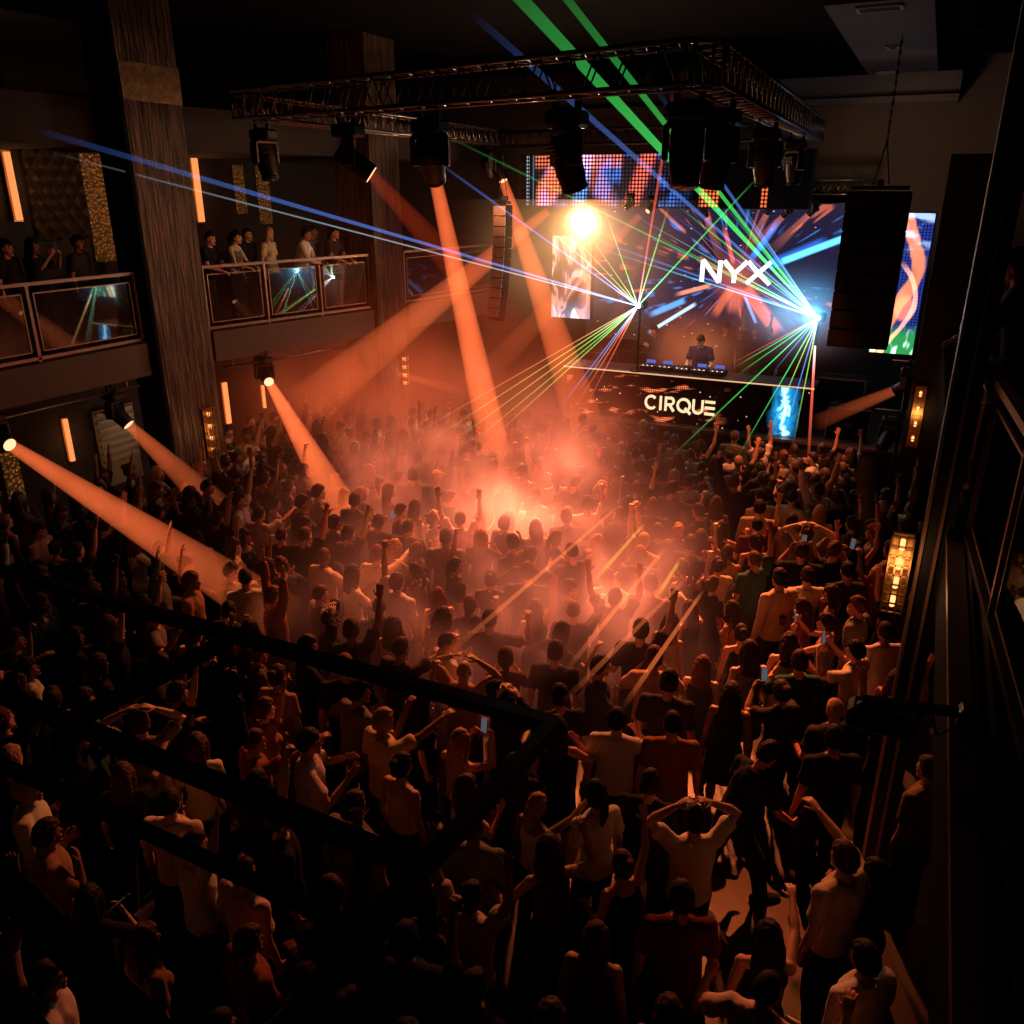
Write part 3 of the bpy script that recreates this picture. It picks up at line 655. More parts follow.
# things on the left walls
def wall_y(px, py, X): return at_x(px, py, X)
def panel(px0, px1, py0, py1, name, m, label, cat, X=-14.97, th=.05, group=None):
    a = at_x((px0 + px1) / 2, py0, X); c = at_x((px0 + px1) / 2, py1, X); y0 = at_x(px0, (py0 + py1) / 2, X)[1]; y1 = at_x(px1, (py0 + py1) / 2, X)[1]
    z0, z1 = sorted((a[2], c[2])); cy_ = (y0 + y1) / 2
    return tag(MB().box((0, 0, 0), (th, abs(y1 - y0), z1 - z0), bev=.012).build(name, m, loc=(X + th / 2, cy_, (z0 + z1) / 2)), label, cat, group)
def strip(px, py0, py1, label, X=-14.9, w=.11):
    a = at_x(px, py0, X); c = at_x(px, py1, X); z0, z1 = sorted((a[2], c[2])); y = (a[1] + c[1]) / 2
    r = empty('wall_light', (X, y, z0)); tag(r, label, 'wall light')
    MB().box((-.02, 0, (z1 - z0) / 2), (.05, w + .08, z1 - z0 + .06)).build('backplate', M_BRASS, r); MB().box((.03, 0, (z1 - z0) / 2), (.05, w, z1 - z0)).build('tube', M_STRIP, r)
    point((X + .35, y, (z0 + z1) / 2), 3.0 * (z1 - z0), (1, .38, .12), .2); return r
strip(12, 152, 220, 'amber light strip on the upper wall beside the tufted panel', w=.10)
panel(27, 82, 140, 240, 'tufted_panel', M_TUFT, 'brown diamond-tufted wall panel behind the first balcony', 'wall panel')
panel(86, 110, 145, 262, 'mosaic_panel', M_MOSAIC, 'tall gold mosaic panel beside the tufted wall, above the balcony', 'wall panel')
strip(197, 156, 222, 'amber light strip on the upper wall just past the ribbed pillar', w=.14)
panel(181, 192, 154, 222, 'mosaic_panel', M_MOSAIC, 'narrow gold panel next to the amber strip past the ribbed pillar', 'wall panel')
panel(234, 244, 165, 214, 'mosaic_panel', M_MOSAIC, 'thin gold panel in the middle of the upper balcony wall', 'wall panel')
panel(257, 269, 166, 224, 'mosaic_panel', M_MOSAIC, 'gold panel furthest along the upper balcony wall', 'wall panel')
strip(226, 382, 424, 'amber light strip under the balcony just past the ribbed pillar', X=-14.2)
strip(68, 418, 462, 'thin amber light strip on the dark wall under the first balcony', X=-14.6, w=.08)
strip(263, 385, 408, 'short thin amber strip under the balcony beyond the ribbed pillar', X=-14.2, w=.05)
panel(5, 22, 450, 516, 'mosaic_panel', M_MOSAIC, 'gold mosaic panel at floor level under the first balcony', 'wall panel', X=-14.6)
S('wall_left_lower', MB().box((-14.8, 8.0, 1.65), (.35, 13, 3.3)), M_WALL)
# slatted pale panel under the balcony
a = at_x(120, 445, -14.5); r = empty('slatted_panel', (-14.5, a[1], a[2])); tag(r, 'pale slatted panel on the dark wall under the first balcony', 'wall panel')
MB().box((-.04, 0, 0), (.04, .95, 1.6)).build('backing', mat('pale_panel', (.30, .26, .20), .6), r)
for q in range(7): MB().box((0, 0, .72 - q * .16), (.05, .85, .07)).build('slat', mat('pale_slat', (.42, .36, .27), .5), r)
point((-14.0, a[1] + .2, a[2] + .5), 2.5, (1, .72, .42), .2)
# brass cage sconces
def sconce(loc, h, w, label, normal='x', power=4):
    r = empty('cage_sconce', loc); tag(r, label, 'wall light'); M = Matrix.Identity(3) if normal == 'x' else Matrix.Rotation(-PI / 2, 3, 'Z')
    MB().box(M @ Vector((.02, 0, h / 2)), (.04, w, h) if normal == 'x' else (w, .04, h)).build('backplate', M_BRASS, r)
    c = MB()
    for q in range(4): y = -w / 2 + w * q / 3; c.bar(M @ Vector((.11, y, 0)), M @ Vector((.11, y, h)), .012)
    for q in range(9): z = h * q / 8; c.bar(M @ Vector((.11, -w / 2, z)), M @ Vector((.11, w / 2, z)), .012); c.bar(M @ Vector((.0, -w / 2, z)), M @ Vector((.11, -w / 2, z)), .010); c.bar(M @ Vector((.0, w / 2, z)), M @ Vector((.11, w / 2, z)), .010)
    c.build('cage', M_BRASS, r)
    for q in range(4): MB().ell(M @ Vector((.07, 0, h * (q + .5) / 4)), (.028, .028, .045)).build('bulb', emat('warm_bulb', (1, .42, .14), 2.2), r)
    p = Vector(loc) + M @ Vector((.35, 0, h / 2)); point(p, power, (1, .45, .18), .08); return r
q = at_x(200, 435, -11.74); sconce((-11.74, 11.3, q[2] - .45), .92, .22, 'brass cage sconce with glowing bulbs low on the ribbed pillar')
q = at_x(403, 372, -10.74); sconce((-10.74, q[1], q[2] - .35), .75, .16, 'small glowing cage sconce low on the far ribbed pillar')

# right side: dark pillar, ledge, balcony
S('pillar_right', MB().box((.335, 6.25, 4.6), (.17, .5, 9.2)), M_BLACK)
S('trim_1', MB().box((.247, 5.985, 4.6), (.02, .028, 9.2)), mat('edge_trim', (.42, .25, .16), .35, .6)); S('trim_2', MB().box((.34, 5.985, 4.6), (.02, .028, 9.2)), MATS['edge_trim'])
S('slab_right', MB().box((1.93, 11.5, 3.92), (3.1, 24, .36)), M_CEIL)
S('trim_3', MB().box((.43, 4.6, 4.12), (.10, 9, .05)), M_WOOD)
S('wall_right_upper', MB().box((3.6, 10.5, 6.65), (.3, 26, 5.1)), M_CEIL)
for k, (x, z, m) in enumerate(((.50, 4.13, M_STEEL), (.55, 4.15, M_RAIL), (.62, 4.12, M_STEEL))):
    S('trim_%d' % (8 + k), MB().box((x, 5.0, z), (.018, 8, .04)), m)
railing((.655, 3.4), (.35, 8.3), 4.12, 4, 'dark steel and glass railing of the balcony next to the camera', h=1.08, dark=True)
q = at_y(903, 565, 6.1); sconce((q[0] - .03, 5.99, q[2] - .28), .57, .135, 'brass cage sconce with glowing bulbs on the dark pillar', 'y', 2.5)
q = at_y(917, 413, 15.2); sconce((q[0], 15.0, q[2] - .5), 1.0, .16, 'glowing cage sconce beside the stage on the dark wall', 'y', 3)
S('pillar_stage', MB().box((q[0] + .15, 15.4, 3.4), (.6, .7, 6.8)), M_BLACK)

# ---------------------------------------------------------------- trusses
def truss(name, a, b, w, label, m=M_TRUSS):
    a = Vector(a); b = Vector(b); r = empty(name, a); tag(r, label, 'truss'); d = b - a; L = d.length; u = d.normalized(); s = u.cross(Vector((0, 0, 1))).normalized(); up = Vector((0, 0, 1)); h = w / 2
    C = [(s * i * h + up * j * h) for i, j in ((-1, -1), (1, -1), (1, 1), (-1, 1))]
    for c in C: MB().tube([c, c + d], .026, n=10).build('chord', m, r)
    lt = MB(); n = max(2, round(L / w))
    for f in range(4):
        c0, c1 = C[f], C[(f + 1) % 4]
        for i in range(n):
            p, q = u * (L * i / n), u * (L * (i + 1) / n); lt.tube([c0 + p, c1 + (p + q) / 2], .011, n=6); lt.tube([c1 + (p + q) / 2, c0 + q], .011, n=6)
        for i in (0, n): lt.tube([c0 + u * (L * i / n), c1 + u * (L * i / n)], .015, n=6)
    lt.build('lattice', m, r); return r
TA, TB, TC, TD = (-2.2, 8.75, 7.41), (-9.15, 10.25, 7.41), (-2.5, 19.2, 7.41), (-9.4, 19.4, 7.41)
truss('lighting_truss', TA, TB, .36, 'black front lighting truss spanning the dance floor with large moving heads')
truss('lighting_truss', TA, TC, .36, 'side lighting truss running from the front corner back towards the stage')
truss('lighting_truss', TB, TD, .30, 'side lighting truss running back along the balcony')
truss('lighting_truss', TC, TD, .30, 'rear lighting truss above the stage header screen')
p = at_y(835, 180, 21.5); truss('lighting_truss', (p[0] - .6, 21.6, p[2] - 2.6), (p[0] - .6, 21.6, p[2]), .3, 'upright truss tower beside the big stage screen')
truss('lighting_truss', (p[0] - .45, 21.6, p[2] - .15), (p[0] + .75, 21.6, p[2] - .15), .3, 'short level truss behind the hanging speaker array')

# ---------------------------------------------------------------- moving heads
def _mh_meshes():
    b = MB().box((0, 0, -.15), (.36, .27, .15), bev=.03).box((0, -.14, -.15), (.14, .02, .06)); base = b.mesh('base')
    c = MB()
    for s in (-1, 1): c.box((s * .11, 0, -.04), (.05, .06, .08)).tube([(s * .11, -.05, .02), (s * .11, 0, .06), (s * .11, .05, .02)], .014)
    c.box((0, 0, -.065), (.26, .05, .02)); y = MB().box((0, 0, -.255), (.38, .15, .06), bev=.02)
    for s in (-1, 1): y.box((s * .185, 0, -.40), (.055, .15, .30), bev=.025)
    h = MB(); v, f = loft([(0, 0, .17), (0, 0, .12), (0, 0, 0), (0, 0, -.14), (0, 0, -.25), (0, 0, -.30)], [.10, .135, .15, .145, .125, .125], [.10, .125, .135, .135, .125, .125], side=(1, 0, 0), n=20, round_ends=False); h.add(v, f, True)
    for q in range(4): h.box((0, 0, .03 + q * .035), (.29, .27, .012), bev=.004)
    h.tube([(0, 0, -.285), (0, 0, -.315)], .128, n=24)
    l = MB(); l.tube([(0, 0, -.315), (0, 0, -.325)], .105, n=24)
    return base, c.mesh('clamp'), y.mesh('yoke'), h.mesh('head'), l.mesh('lens')
MH = _mh_meshes()
for m_ in MH[:4]: m_.materials.append(M_BLACK)
LENS_LIT = MH[4]; LENS_LIT.materials.append(M_LENS_O); LENS_OFF = MH[4].copy(); LENS_OFF.materials.clear(); LENS_OFF.materials.append(M_LENS_OFF)
l_root = [None]
def moving_head(top, d, label, lit=True, s=1.0, name='moving_head_spotlight', group=None):
    """hangs from `top`; the head points along d. Returns the lens position"""
    r = empty(name, top); l_root[0] = r; r.scale = (s, s, s); tag(r, label, 'stage light', group); d = Vector(tuple(map(float, d))).normalized()
    tilt = math.acos(max(-1, min(1, -d.z))); yaw = math.atan2(-d.x, d.y); Rz = Matrix.Rotation(yaw, 4, 'Z')
    link_mesh('clamp', MH[1], parent=r); link_mesh('base', MH[0], parent=r)
    y = link_mesh('yoke', MH[2], parent=r); y.matrix_local = Rz
    h = link_mesh('head', MH[3], parent=r); h.matrix_local = Matrix.Translation((0, 0, -.46)) @ Rz @ Matrix.Rotation(tilt, 4, 'X')
    link_mesh('lens', LENS_LIT if lit else LENS_OFF, parent=h)
    return Vector(tuple(map(float, top))) + s * (Vector((0, 0, -.46)) + d * .325)
def beam(a, b, r0, r1, strength, label, col=ORANGE, group=None):
    a = Vector(tuple(map(float, a))); b = Vector(tuple(map(float, b))); L = (b - a).length
    mb = MB(); k = 5; v, f = loft([(0, 0, L * i / k) for i in range(k + 1)], [r0 + (r1 - r0) * i / k for i in range(k + 1)], n=24, round_ends=False); mb.add(v, f, True)
    o = mb.build('light_beam', M_BEAM, loc=a); o.rotation_euler = (b - a).to_track_quat('Z', 'Y').to_euler(); o.color = (*col, strength * 3.2); tag(o, label, 'light beam', group, 'thing'); return o
def on_line(a, b, px, z):
    """point of the level line a-b that shows at picture column px"""
    lo, hi = 0.0, 1.0; f = lambda t: proj((a[0] + (b[0] - a[0]) * t, a[1] + (b[1] - a[1]) * t, z))[0] - px; s = f(0) > 0
    for _ in range(40):
        m_ = (lo + hi) / 2
        if (f(m_) > 0) == s: lo = m_
        else: hi = m_
    return np.array([a[0] + (b[0] - a[0]) * lo, a[1] + (b[1] - a[1]) * lo, z])
ZT = 7.17
def hang(px, line, aim, label, lit, s=1.0): return moving_head(on_line(*line, px, ZT), aim, label, lit, s)
FR, SD, LF = (TA, TB), (TA, TC), (TB, TD)
def aimed(px, line, ex, ey, ez, s=1.0):
    t = on_line(*line, px, ZT) + np.array([0, 0, -.46 * s]); return at_z(ex, ey, ez) - t
hang(567, FR, (.25, .25, -1), 'large unlit moving head on the front truss before the dotted header screen', False, 1.15)
hang(690, FR, (.1, -.3, -1), 'large unlit moving head at the front corner of the truss', False, 1.1)
l1 = hang(429, FR, aimed(429, FR, 497, 452, 1.2), 'lit moving head on the front truss throwing a long orange beam down', True, 1.1)
l3 = hang(347, FR, (.85, .55, -.75), 'moving head on the front truss tilted sideways with a faint red beam', True, 1.05)
hang(262, FR, (.25, -.05, -1), 'unlit moving head at the balcony end of the front truss', False, .95)
hang(722, SD, (-.15, .1, -1), 'unlit moving head second along the side truss', False, 1.1); hang(768, SD, (.05, .3, -1), 'unlit moving head in the middle of the side truss', False, 1.05); hang(797, SD, (.1, .1, -1), 'unlit moving head at the far end of the side truss', False, 1.0)
hang(487, LF, (.2, .3, -1), 'small distant unlit moving head on the truss along the balcony', False, .8)
l2 = hang(499, LF, at_z(588, 420, 1.2) - np.array([-9.4, 19, 6.6]), 'lit moving head at the far end of the truss along the balcony', True, .9)
ORB = (1, .165, .045); DRD = (1, .08, .02)
beam(l1, at_z(499, 470, .9), .08, .34, 1.2, 'long orange beam falling from the lit moving head on the front truss', ORB); spot(l1, at_z(499, 470, 0.9), 900, size=10)
beam(l2, at_z(590, 440, 1.2),   .10, .46, 1.05, 'long orange beam falling from the far truss light towards the dance floor', ORB); spot(l2, at_z(590, 440, 1.2), 900, size=10)
beam(l3, np.array(l3) + np.array([1.6, 1.2, -2.2]), .08, .30, .22, 'faint red beam below the tilted moving head', DRD)
# lights under the left balcony
def pipe(a, b, label):
    r = empty('lighting_pipe', a); tag(r, label, 'pipe'); A = Vector(a); Bv = Vector(b) - A
    MB().tube([(0, 0, 0), Bv], .025, n=10).build('bar', M_TRUSS, r)
    for t in (.05, .5, .95): MB().bar(Bv * t, Bv * t + Vector((0, 0, .14)), .03).build('bracket', M_TRUSS, r)
pipe((-11.95, 5.0, 3.16), (-11.95, 10.1, 3.16), 'dark lighting pipe under the edge of the first balcony')
pipe((-11.75, 11.9, 3.16), (-10.85, 15.5, 3.16), 'dark lighting pipe under the balcony beyond the ribbed pillar')
def under(px, py, ex, ey, label, r1, st, en, line=0, ez=1.3, s=.9):
    a, b = (((-11.95, 5.0), (-11.95, 10.1)), ((-11.75, 11.9), (-10.85, 15.5)))[line]
    zz, qx = 3.05, px
    for _ in range(8):
        t = on_line(a, b, qx, zz); d = at_z(ex, ey, ez) - (t + [0, 0, -.46 * s]); d = d / np.linalg.norm(d); u, v, w = proj(t + s * (np.array([0, 0, -.46]) + d * .325)); qx += (px - u) * .8; zz += (v - py) * w / F_PX * .8
    l = moving_head(t, d, label[0], True, s)
    if zz < 3.24: tag(MB().tube([(0, 0, 0), (0, 0, 3.30 - zz)], .03).build('drop_pole', M_BLACK, l_root[0]))
    beam(l, at_z(ex, ey, ez), .085, r1, st, label[1], ORB); spot(l, at_z(ex, ey, ez), en, size=16); return l
under(269, 382, 362, 545, ('lit moving head under the balcony past the ribbed pillar, casting the widest beam', 'bright orange beam from under the balcony past the ribbed pillar'), .34, 1.35, 900, 1, 1.0)
under(129, 425, 222, 512, ('lit moving head under the first balcony next to the ribbed pillar', 'red-orange beam from the light beside the ribbed pillar'), .28, .85, 600, 0, 1.1)
under(10, 445, 290, 622, ('glaring moving head at the near end of the pipe under the first balcony', 'longest orange beam sweeping low from under the first balcony'), .34, 1.0, 900, 0, 1.1)
t = on_line((-11.75, 11.9), (-10.85, 15.5), 362, 3.05); moving_head(t, (.3, .6, -1), 'small moving head at the far end of the pipe under the balcony', True, .6)
# beams from behind the stage
for (a, ta, b, zb, r0, r1, st, lab) in (
    ((548, 211), 18.5, (300, 412), 2.0, .10, .5, .62, 'broad orange beam crossing back from below the header screen towards the balcony'),
    ((640, 215), 18.0, (488, 372), 2.6, .08, .28, .45, 'faint orange beam crossing low behind the hanging speaker column'),
    ((398, 374), 15.5, (465, 392), 1.9, .06, .12, .50, 'short orange beam beside the far ribbed pillar'),
    ((648, 235), 18.5, (575, 420), 1.5, .08, .22, .16, 'faint brown beam beside the tall stage screen')):
    A = at_y(*a, ta); beam(A, at_z(*b, zb), r0, r1, st, lab, ORB)
# ---------------------------------------------------------------- stage and screens
SY = 17.25
st_ = empty('stage', (-4.4, SY, 0)); tag(st_, 'dark raised stage behind the lettered booth', 'stage')
MB().box((0, 2.75, .80), (9.2, 5.5, 1.55)).build('deck', M_STAGE, st_); MB().box((0, -.02, 1.55), (9.2, .05, .06)).build('edge_strip', M_RAIL, st_)
ZS = 1.58
def screen(name, c, w, h, fn, strength, label, d=.12, frame=True):
    r = empty(name, c); tag(r, label, 'screen'); MB().box((0, d / 2 + .02, 0), (w + .06, d, h + .06)).build('casing', M_BLACK, r)
    p = MB(); p.add([(-w / 2, 0, -h / 2), (w / 2, 0, -h / 2), (w / 2, 0, h / 2), (-w / 2, 0, h / 2)], [(0, 1, 2, 3)]); p.build('display', screen_mat(name + '_display', fn, strength), r); return r
def span(px0, px1, py0, py1, Y):
    a = at_y(px0, (py0 + py1) / 2, Y); b = at_y(px1, (py0 + py1) / 2, Y); t = at_y((px0 + px1) / 2, py0, Y); u = at_y((px0 + px1) / 2, py1, Y)
    return (a[0] + b[0]) / 2, abs(b[0] - a[0]), (t[2] + u[2]) / 2, abs(t[2] - u[2])
main = screen('stage_screen', (-4.85, 21.0, 4.35), 6.1, 3.3, fx_main, 1.35, 'big stage screen with orange and blue streaks behind the three white letters')
def strokes(mb, pts, w, d=.04, closed=False):
    """flat stroke lettering in the x-z plane with mitred joints"""
    P = [Vector((x, 0, z)) for x, z in pts]; n = len(P); Lf, Rt = [], []
    for i in range(n):
        a = P[(i - 1) % n] if (closed or i) else P[i]; b = P[(i + 1) % n] if (closed or i < n - 1) else P[i]
        d0 = (P[i] - a).normalized() if (P[i] - a).length else None; d1 = (b - P[i]).normalized() if (b - P[i]).length else None
        d0 = d0 or d1; d1 = d1 or d0; t = (d0 + d1).normalized(); nn = Vector((-t.z, 0, t.x)); k = 1 / max(.45, nn.dot(Vector((-d0.z, 0, d0.x))))
        Lf.append(P[i] + nn * w / 2 * k); Rt.append(P[i] - nn * w / 2 * k)
    for i in range(n if closed else n - 1):
        j = (i + 1) % n; q = [Lf[i], Lf[j], Rt[j], Rt[i]]; f = [tuple(p) for p in q] + [(p.x, -d, p.z) for p in q]
        mb.add(f, [(0, 1, 2, 3), (7, 6, 5, 4), (0, 4, 5, 1), (1, 5, 6, 2), (2, 6, 7, 3), (3, 7, 4, 0)])
def arc(cx, cz, rx, rz, a0, a1, n=18): return [(cx + rx * math.cos(math.radians(a0 + (a1 - a0) * i / n)), cz + rz * math.sin(math.radians(a0 + (a1 - a0) * i / n))) for i in range(n + 1)]
cx, w_, cz, h_ = span(702, 769, 260, 284, 20.96); H_ = .50; L = MB(); sw = .095
x = 0; strokes(L, [(x + .05, 0), (x + .05, H_)], sw); strokes(L, [(x + .05, H_), (x + .47, 0)], sw); strokes(L, [(x + .47, 0), (x + .47, H_)], sw)
x = .56; strokes(L, [(x, H_), (x + .26, H_ * .42)], sw); strokes(L, [(x + .54, H_), (x + .26, H_ * .42)], sw); strokes(L, [(x + .26, H_ * .46), (x + .26, 0)], sw)
x = 1.12; strokes(L, [(x, H_), (x + .24, H_ * .52), (x + .54, 0)], sw); strokes(L, [(x + .52, H_), (x + .0, 0)], sw)
L.build('lettering', M_WHITE_LED, main, loc=(cx - .83 + 4.85, -.02, cz - H_ / 2 - 4.35))
hx, hw, hz_, hh = span(521, 811, 153, 207, 18.3); screen('header_screen', (hx, 18.3, hz_), hw, hh, fx_header, 1.25, 'wide header screen of glowing dots hung above the stage', .25)
sx, sw2, sz, sh = span(552, 591, 236, 318, 20.6); screen('side_screen', (sx, 20.6, sz), sw2, sh, fx_side, 1.1, 'tall narrow screen with peach and white shapes between the lamp and the hall wall')
sx, sw2, sz, sh = span(880, 919, 213, 354, 19.2); screen('side_screen', (sx + .04, 19.2, sz), sw2 + .1, sh, fx_right, 1.25, 'tall narrow screen with an orange ribbon half hidden by the black speaker array')
# booth
bt = empty('dj_booth', (-4.4, 17.65, ZS)); tag(bt, 'long black booth front lettered in warm white on the stage', 'booth')
BW = 5.3; MB().box((0, .30, .46), (BW, .72, .92)).box((0, -.08, -.30), (BW, .10, .7)).build('body', M_BLACK, bt); MB().box((0, .28, 1.01), (BW + .1, .80, .06), bev=.02).build('counter', mat('booth_counter', (.05, .04, .035), .3), bt); MB().box((0, -.13, 1.01), (BW + .1, .02, .025)).build('counter_trim', emat('counter_glow', (1, .55, .28), .9), bt)
pd = MB(); pd.add([(-BW / 2 + .03, 0, -.75), (BW / 2 - .03, 0, -.75), (BW / 2 - .03, 0, .48), (-BW / 2 + .03, 0, .48)], [(0, 1, 2, 3)]); pd.build('front_panel', screen_mat('booth_front_streaks', fx_booth, .75), bt, loc=(0, -.14, .47))  # orange streak reflections put into the front's dotted emission
a = at_y(784, 413, 17.49); cp = MB(); cp.add([(-.42, 0, -.62), (.42, 0, -.62), (.42, 0, .5), (-.42, 0, .5)], [(0, 1, 2, 3)]); cp.build('cyan_display', screen_mat('booth_cyan_display', fx_cyan, 1.2), bt, loc=(a[0] + 4.4, -.16, a[2] - ZS + .02))
cx, w_, cz, h_ = span(645, 716, 397, 413, 17.5); L = MB(); H_ = .31; q = .052; x = 0
strokes(L, arc(.16, H_ / 2, .14, H_ / 2 - .02, 45, 315), q); x = .40; strokes(L, [(x, 0), (x, H_)], q); x = .53
strokes(L, [(x, 0), (x, H_)], q); strokes(L, [(x, H_ - q / 2), (x + .10, H_ - q / 2)] + arc(x + .11, H_ * .70, .085, H_ * .24, 80, -80, 8) + [(x, H_ * .43)], q); strokes(L, [(x + .10, H_ * .43), (x + .21, 0)], q)
x = .82; strokes(L, arc(x + .16, H_ / 2, .15, H_ / 2 - .02, 0, 345, 24), q, closed=True); strokes(L, [(x + .19, .10), (x + .34, -.02)], q)
x = 1.22; strokes(L, [(x, H_), (x, .11)] + arc(x + .11, .11, .11, .09, 180, 360, 10) + [(x + .22, H_)], q); x = 1.50
for zz in (q / 2, H_ / 2, H_ - q / 2): strokes(L, [(x, zz), (x + .24, zz)], q)
lt = L.build('lettering', M_WARM_LED, bt, loc=(cx - w_ / 2 + 4.4, -.145, cz - H_ / 2 - ZS)); lt.scale = (w_ / 1.76, 1, 1)
# decks on the counter
ZC = ZS + 1.04
def deck(x, mixer, label):
    r = empty('media_player' if not mixer else 'mixer', (x, 17.95, ZC)); tag(r, label, 'media player' if not mixer else 'mixer', 'decks along the booth counter' if not mixer else None)
    MB().box((0, 0, .05), (.33, .40, .10), bev=.01).build('body', M_PLASTIC, r)
    if not mixer:
        MB().cyl((0, -.02, .10), (0, -.02, .115), .12, n=24).build('jog_wheel', M_STEEL, r); MB().box((0, .15, .13), (.2, .02, .08)).build('display', M_LED_B, r)
    else:
        for q in range(8): MB().cyl((-.12 + .08 * (q % 4), .08 - .10 * (q // 4), .10), (-.12 + .08 * (q % 4), .08 - .10 * (q // 4), .125), .016).build('knob', M_STEEL, r)
        for q in range(3): MB().box((-.09 + .09 * q, -.13, .11), (.02, .05, .02)).build('fader', M_STEEL, r)
    for q in range(6): MB().box((-.13 + .05 * q, -.185, .103), (.02, .02, .01)).build('button', (M_LED_B, M_LED_W)[q % 2], r)
for i, x in enumerate((-5.25, -4.87, -4.49, -4.11, -3.73)): deck(x, i == 2, 'mixer in the middle of the decks before the performer' if i == 2 else ('media player at the end of the row nearest the tall narrow peach screen', 'media player between the end deck and the mixer', '', 'media player just past the mixer', 'media player at the end of the row towards the cyan panel')[i])
# stage kit beside the booth
def case(x, y, z, w, d, h, label, name='flight_case'):
    r = empty(name, (x, y, z)); tag(r, label, 'case'); MB().box((0, 0, h / 2), (w, d, h), bev=.02).build('body', M_CAB, r); e = MB()
    for sx in (-1, 1):
        for sy in (-1, 1): e.box((sx * w / 2, sy * d / 2, h / 2), (.03, .03, h + .01))
    for sy in (-1, 1): e.box((0, sy * d / 2, h), (w + .02, .03, .03)); e.box((0, sy * d / 2, .02), (w + .02, .03, .03))
    e.build('edging', M_TRUSS, r); MB().box((0, -d / 2 - .01, h * .55), (.14, .02, .07)).build('handle', M_STEEL, r)
a = at_y(842, 378, 18.6); case(a[0], 18.7, ZS, .95, .5, a[2] - ZS, 'dark flight case with a lit top edge on the stage below the speaker array')
a = at_y(845, 408, 17.6); case(a[0] + .1, 17.75, ZS, .8, .45, max(.3, a[2] - ZS), 'low dark flight case at the stage edge below the speaker array')
a = at_y(602, 352, 19.5); case(a[0], 19.6, ZS, .9, .5, a[2] - ZS, 'dark equipment case behind the booth beside the tall narrow screen'); a = at_y(640, 355, 20.2)
case(a[0], 20.3, ZS, .7, .5, a[2] - ZS + .1, 'dark equipment case further back behind the booth')
# hanging speaker arrays
def array(name, top, w, d, h, n, curve, label, m, chain):
    r = empty(name, top); tag(r, label, 'speaker'); z = 0; y = 0; an = 0
    MB().box((0, 0, .05), (w * .9, d * .7, .06)).box((0, 0, .12), (.08, .3, .12)).build('rigging_frame', M_STEEL, r)
    for i in range(n):
        R = Matrix.Rotation(-an, 3, 'X'); hh = h / n; c = Vector((0, y, z)) + R @ Vector((0, 0, -hh / 2)); M = R
        cab = MB().box(c, (w, d, hh * .965), M=M, bev=.015).build('speaker_cabinet', M_CAB, r)
        g = MB(); g.box(c + R @ Vector((0, -d / 2 - .008, 0)), (w * .94, .016, hh * .86), M=M); g.build('grille', m, cab)
        e = R @ Vector((0, 0, -hh)); y += e.y; z += e.z; an += curve
    ch = MB()
    for s in (-1, 1): ch.tube([(s * .12, 0, .1), (0, 0, .75)], .012, n=6)
    for q in range(int(chain / .07)): ch.box((0, 0, .75 + q * .07), (.012, .04, .07) if q % 2 else (.04, .012, .07))
    ch.build('hoist_chain', M_STEEL, r); return r
ax, aw, az, ah = span(838, 900, 191, 347, 15.9)
array('speaker_array', (ax, 15.9, az + ah / 2), aw, .55, ah, 8, 0, 'large black hanging speaker array in front of the tall ribbon screen', M_GRILLE, 8.6 - az - ah / 2 - .75)
a = at_y(503, 205, 17.2); b = at_y(511, 320, 17.2)
array('speaker_array', (a[0], 17.2, a[2]), .30, .34, a[2] - b[2], 11, .035, 'slim curved hanging speaker column between two orange beams', mat('pale_perforated_grille', (.36, .30, .26), .5, .3, bump=.8, bscale=40), 1.2)
# blinder lamp and its glow
a = at_y(583, 222, 17.9); r = empty('blinder_light', (a[0], 17.9, a[2])); tag(r, 'dazzling white stage lamp under the header screen', 'stage light')
MB().box((0, .10, 0), (.42, .18, .42), bev=.03).build('housing', M_BLACK, r); MB().bar((0, .1, .2), (0, .1, 6.0 - a[2]), .04).build('bracket', M_STEEL, r)
for sx in (-1, 1):
    for sz_ in (-1, 1): MB().cyl((sx * .1, .01, sz_ * .1), (sx * .1, -.02, sz_ * .1), .085, n=18).build('lamp', M_LENS_W, r)
point((a[0], 17.6, a[2]), 120, (1, .55, .28), .15)
for k, (px, py) in enumerate(((630, 211), (652, 214))):
    a2 = at_y(px, py, 18.0); moving_head((a2[0], 18.0, a2[2] + .38), (-.4, -.7, -.6), ('small moving head hanging below the middle of the header screen', 'second small moving head below the header screen, beside the first')[k], k == 1, .5)
# three short lit beams at the top of the big screen
for k, (sxy, exy) in enumerate((((814, 212), (772, 250)), ((770, 210), (748, 250)), ((788, 214), (752, 247)), ((704, 213), (722, 260)))):
    A = at_y(*sxy, 20.3); B = at_y(*exy, 20.7); l = moving_head((A[0], 20.3, A[2] + .28), B - A, ('spotlight at the top corner of the big screen nearest the speaker array', 'spotlight above the last white letter on the big screen', 'spotlight between two others along the top of the big screen', 'spotlight above the first white letter on the big screen')[k], True, .5)
    beam(l, B, .07, .13, 1.0, ('stubby orange beam at the top corner of the big screen nearest the speaker array', 'stubby orange beam above the last white letter', 'stubby orange beam between two others at the top of the big screen', 'stubby orange beam above the first white letter')[k], (1, .26, .12))
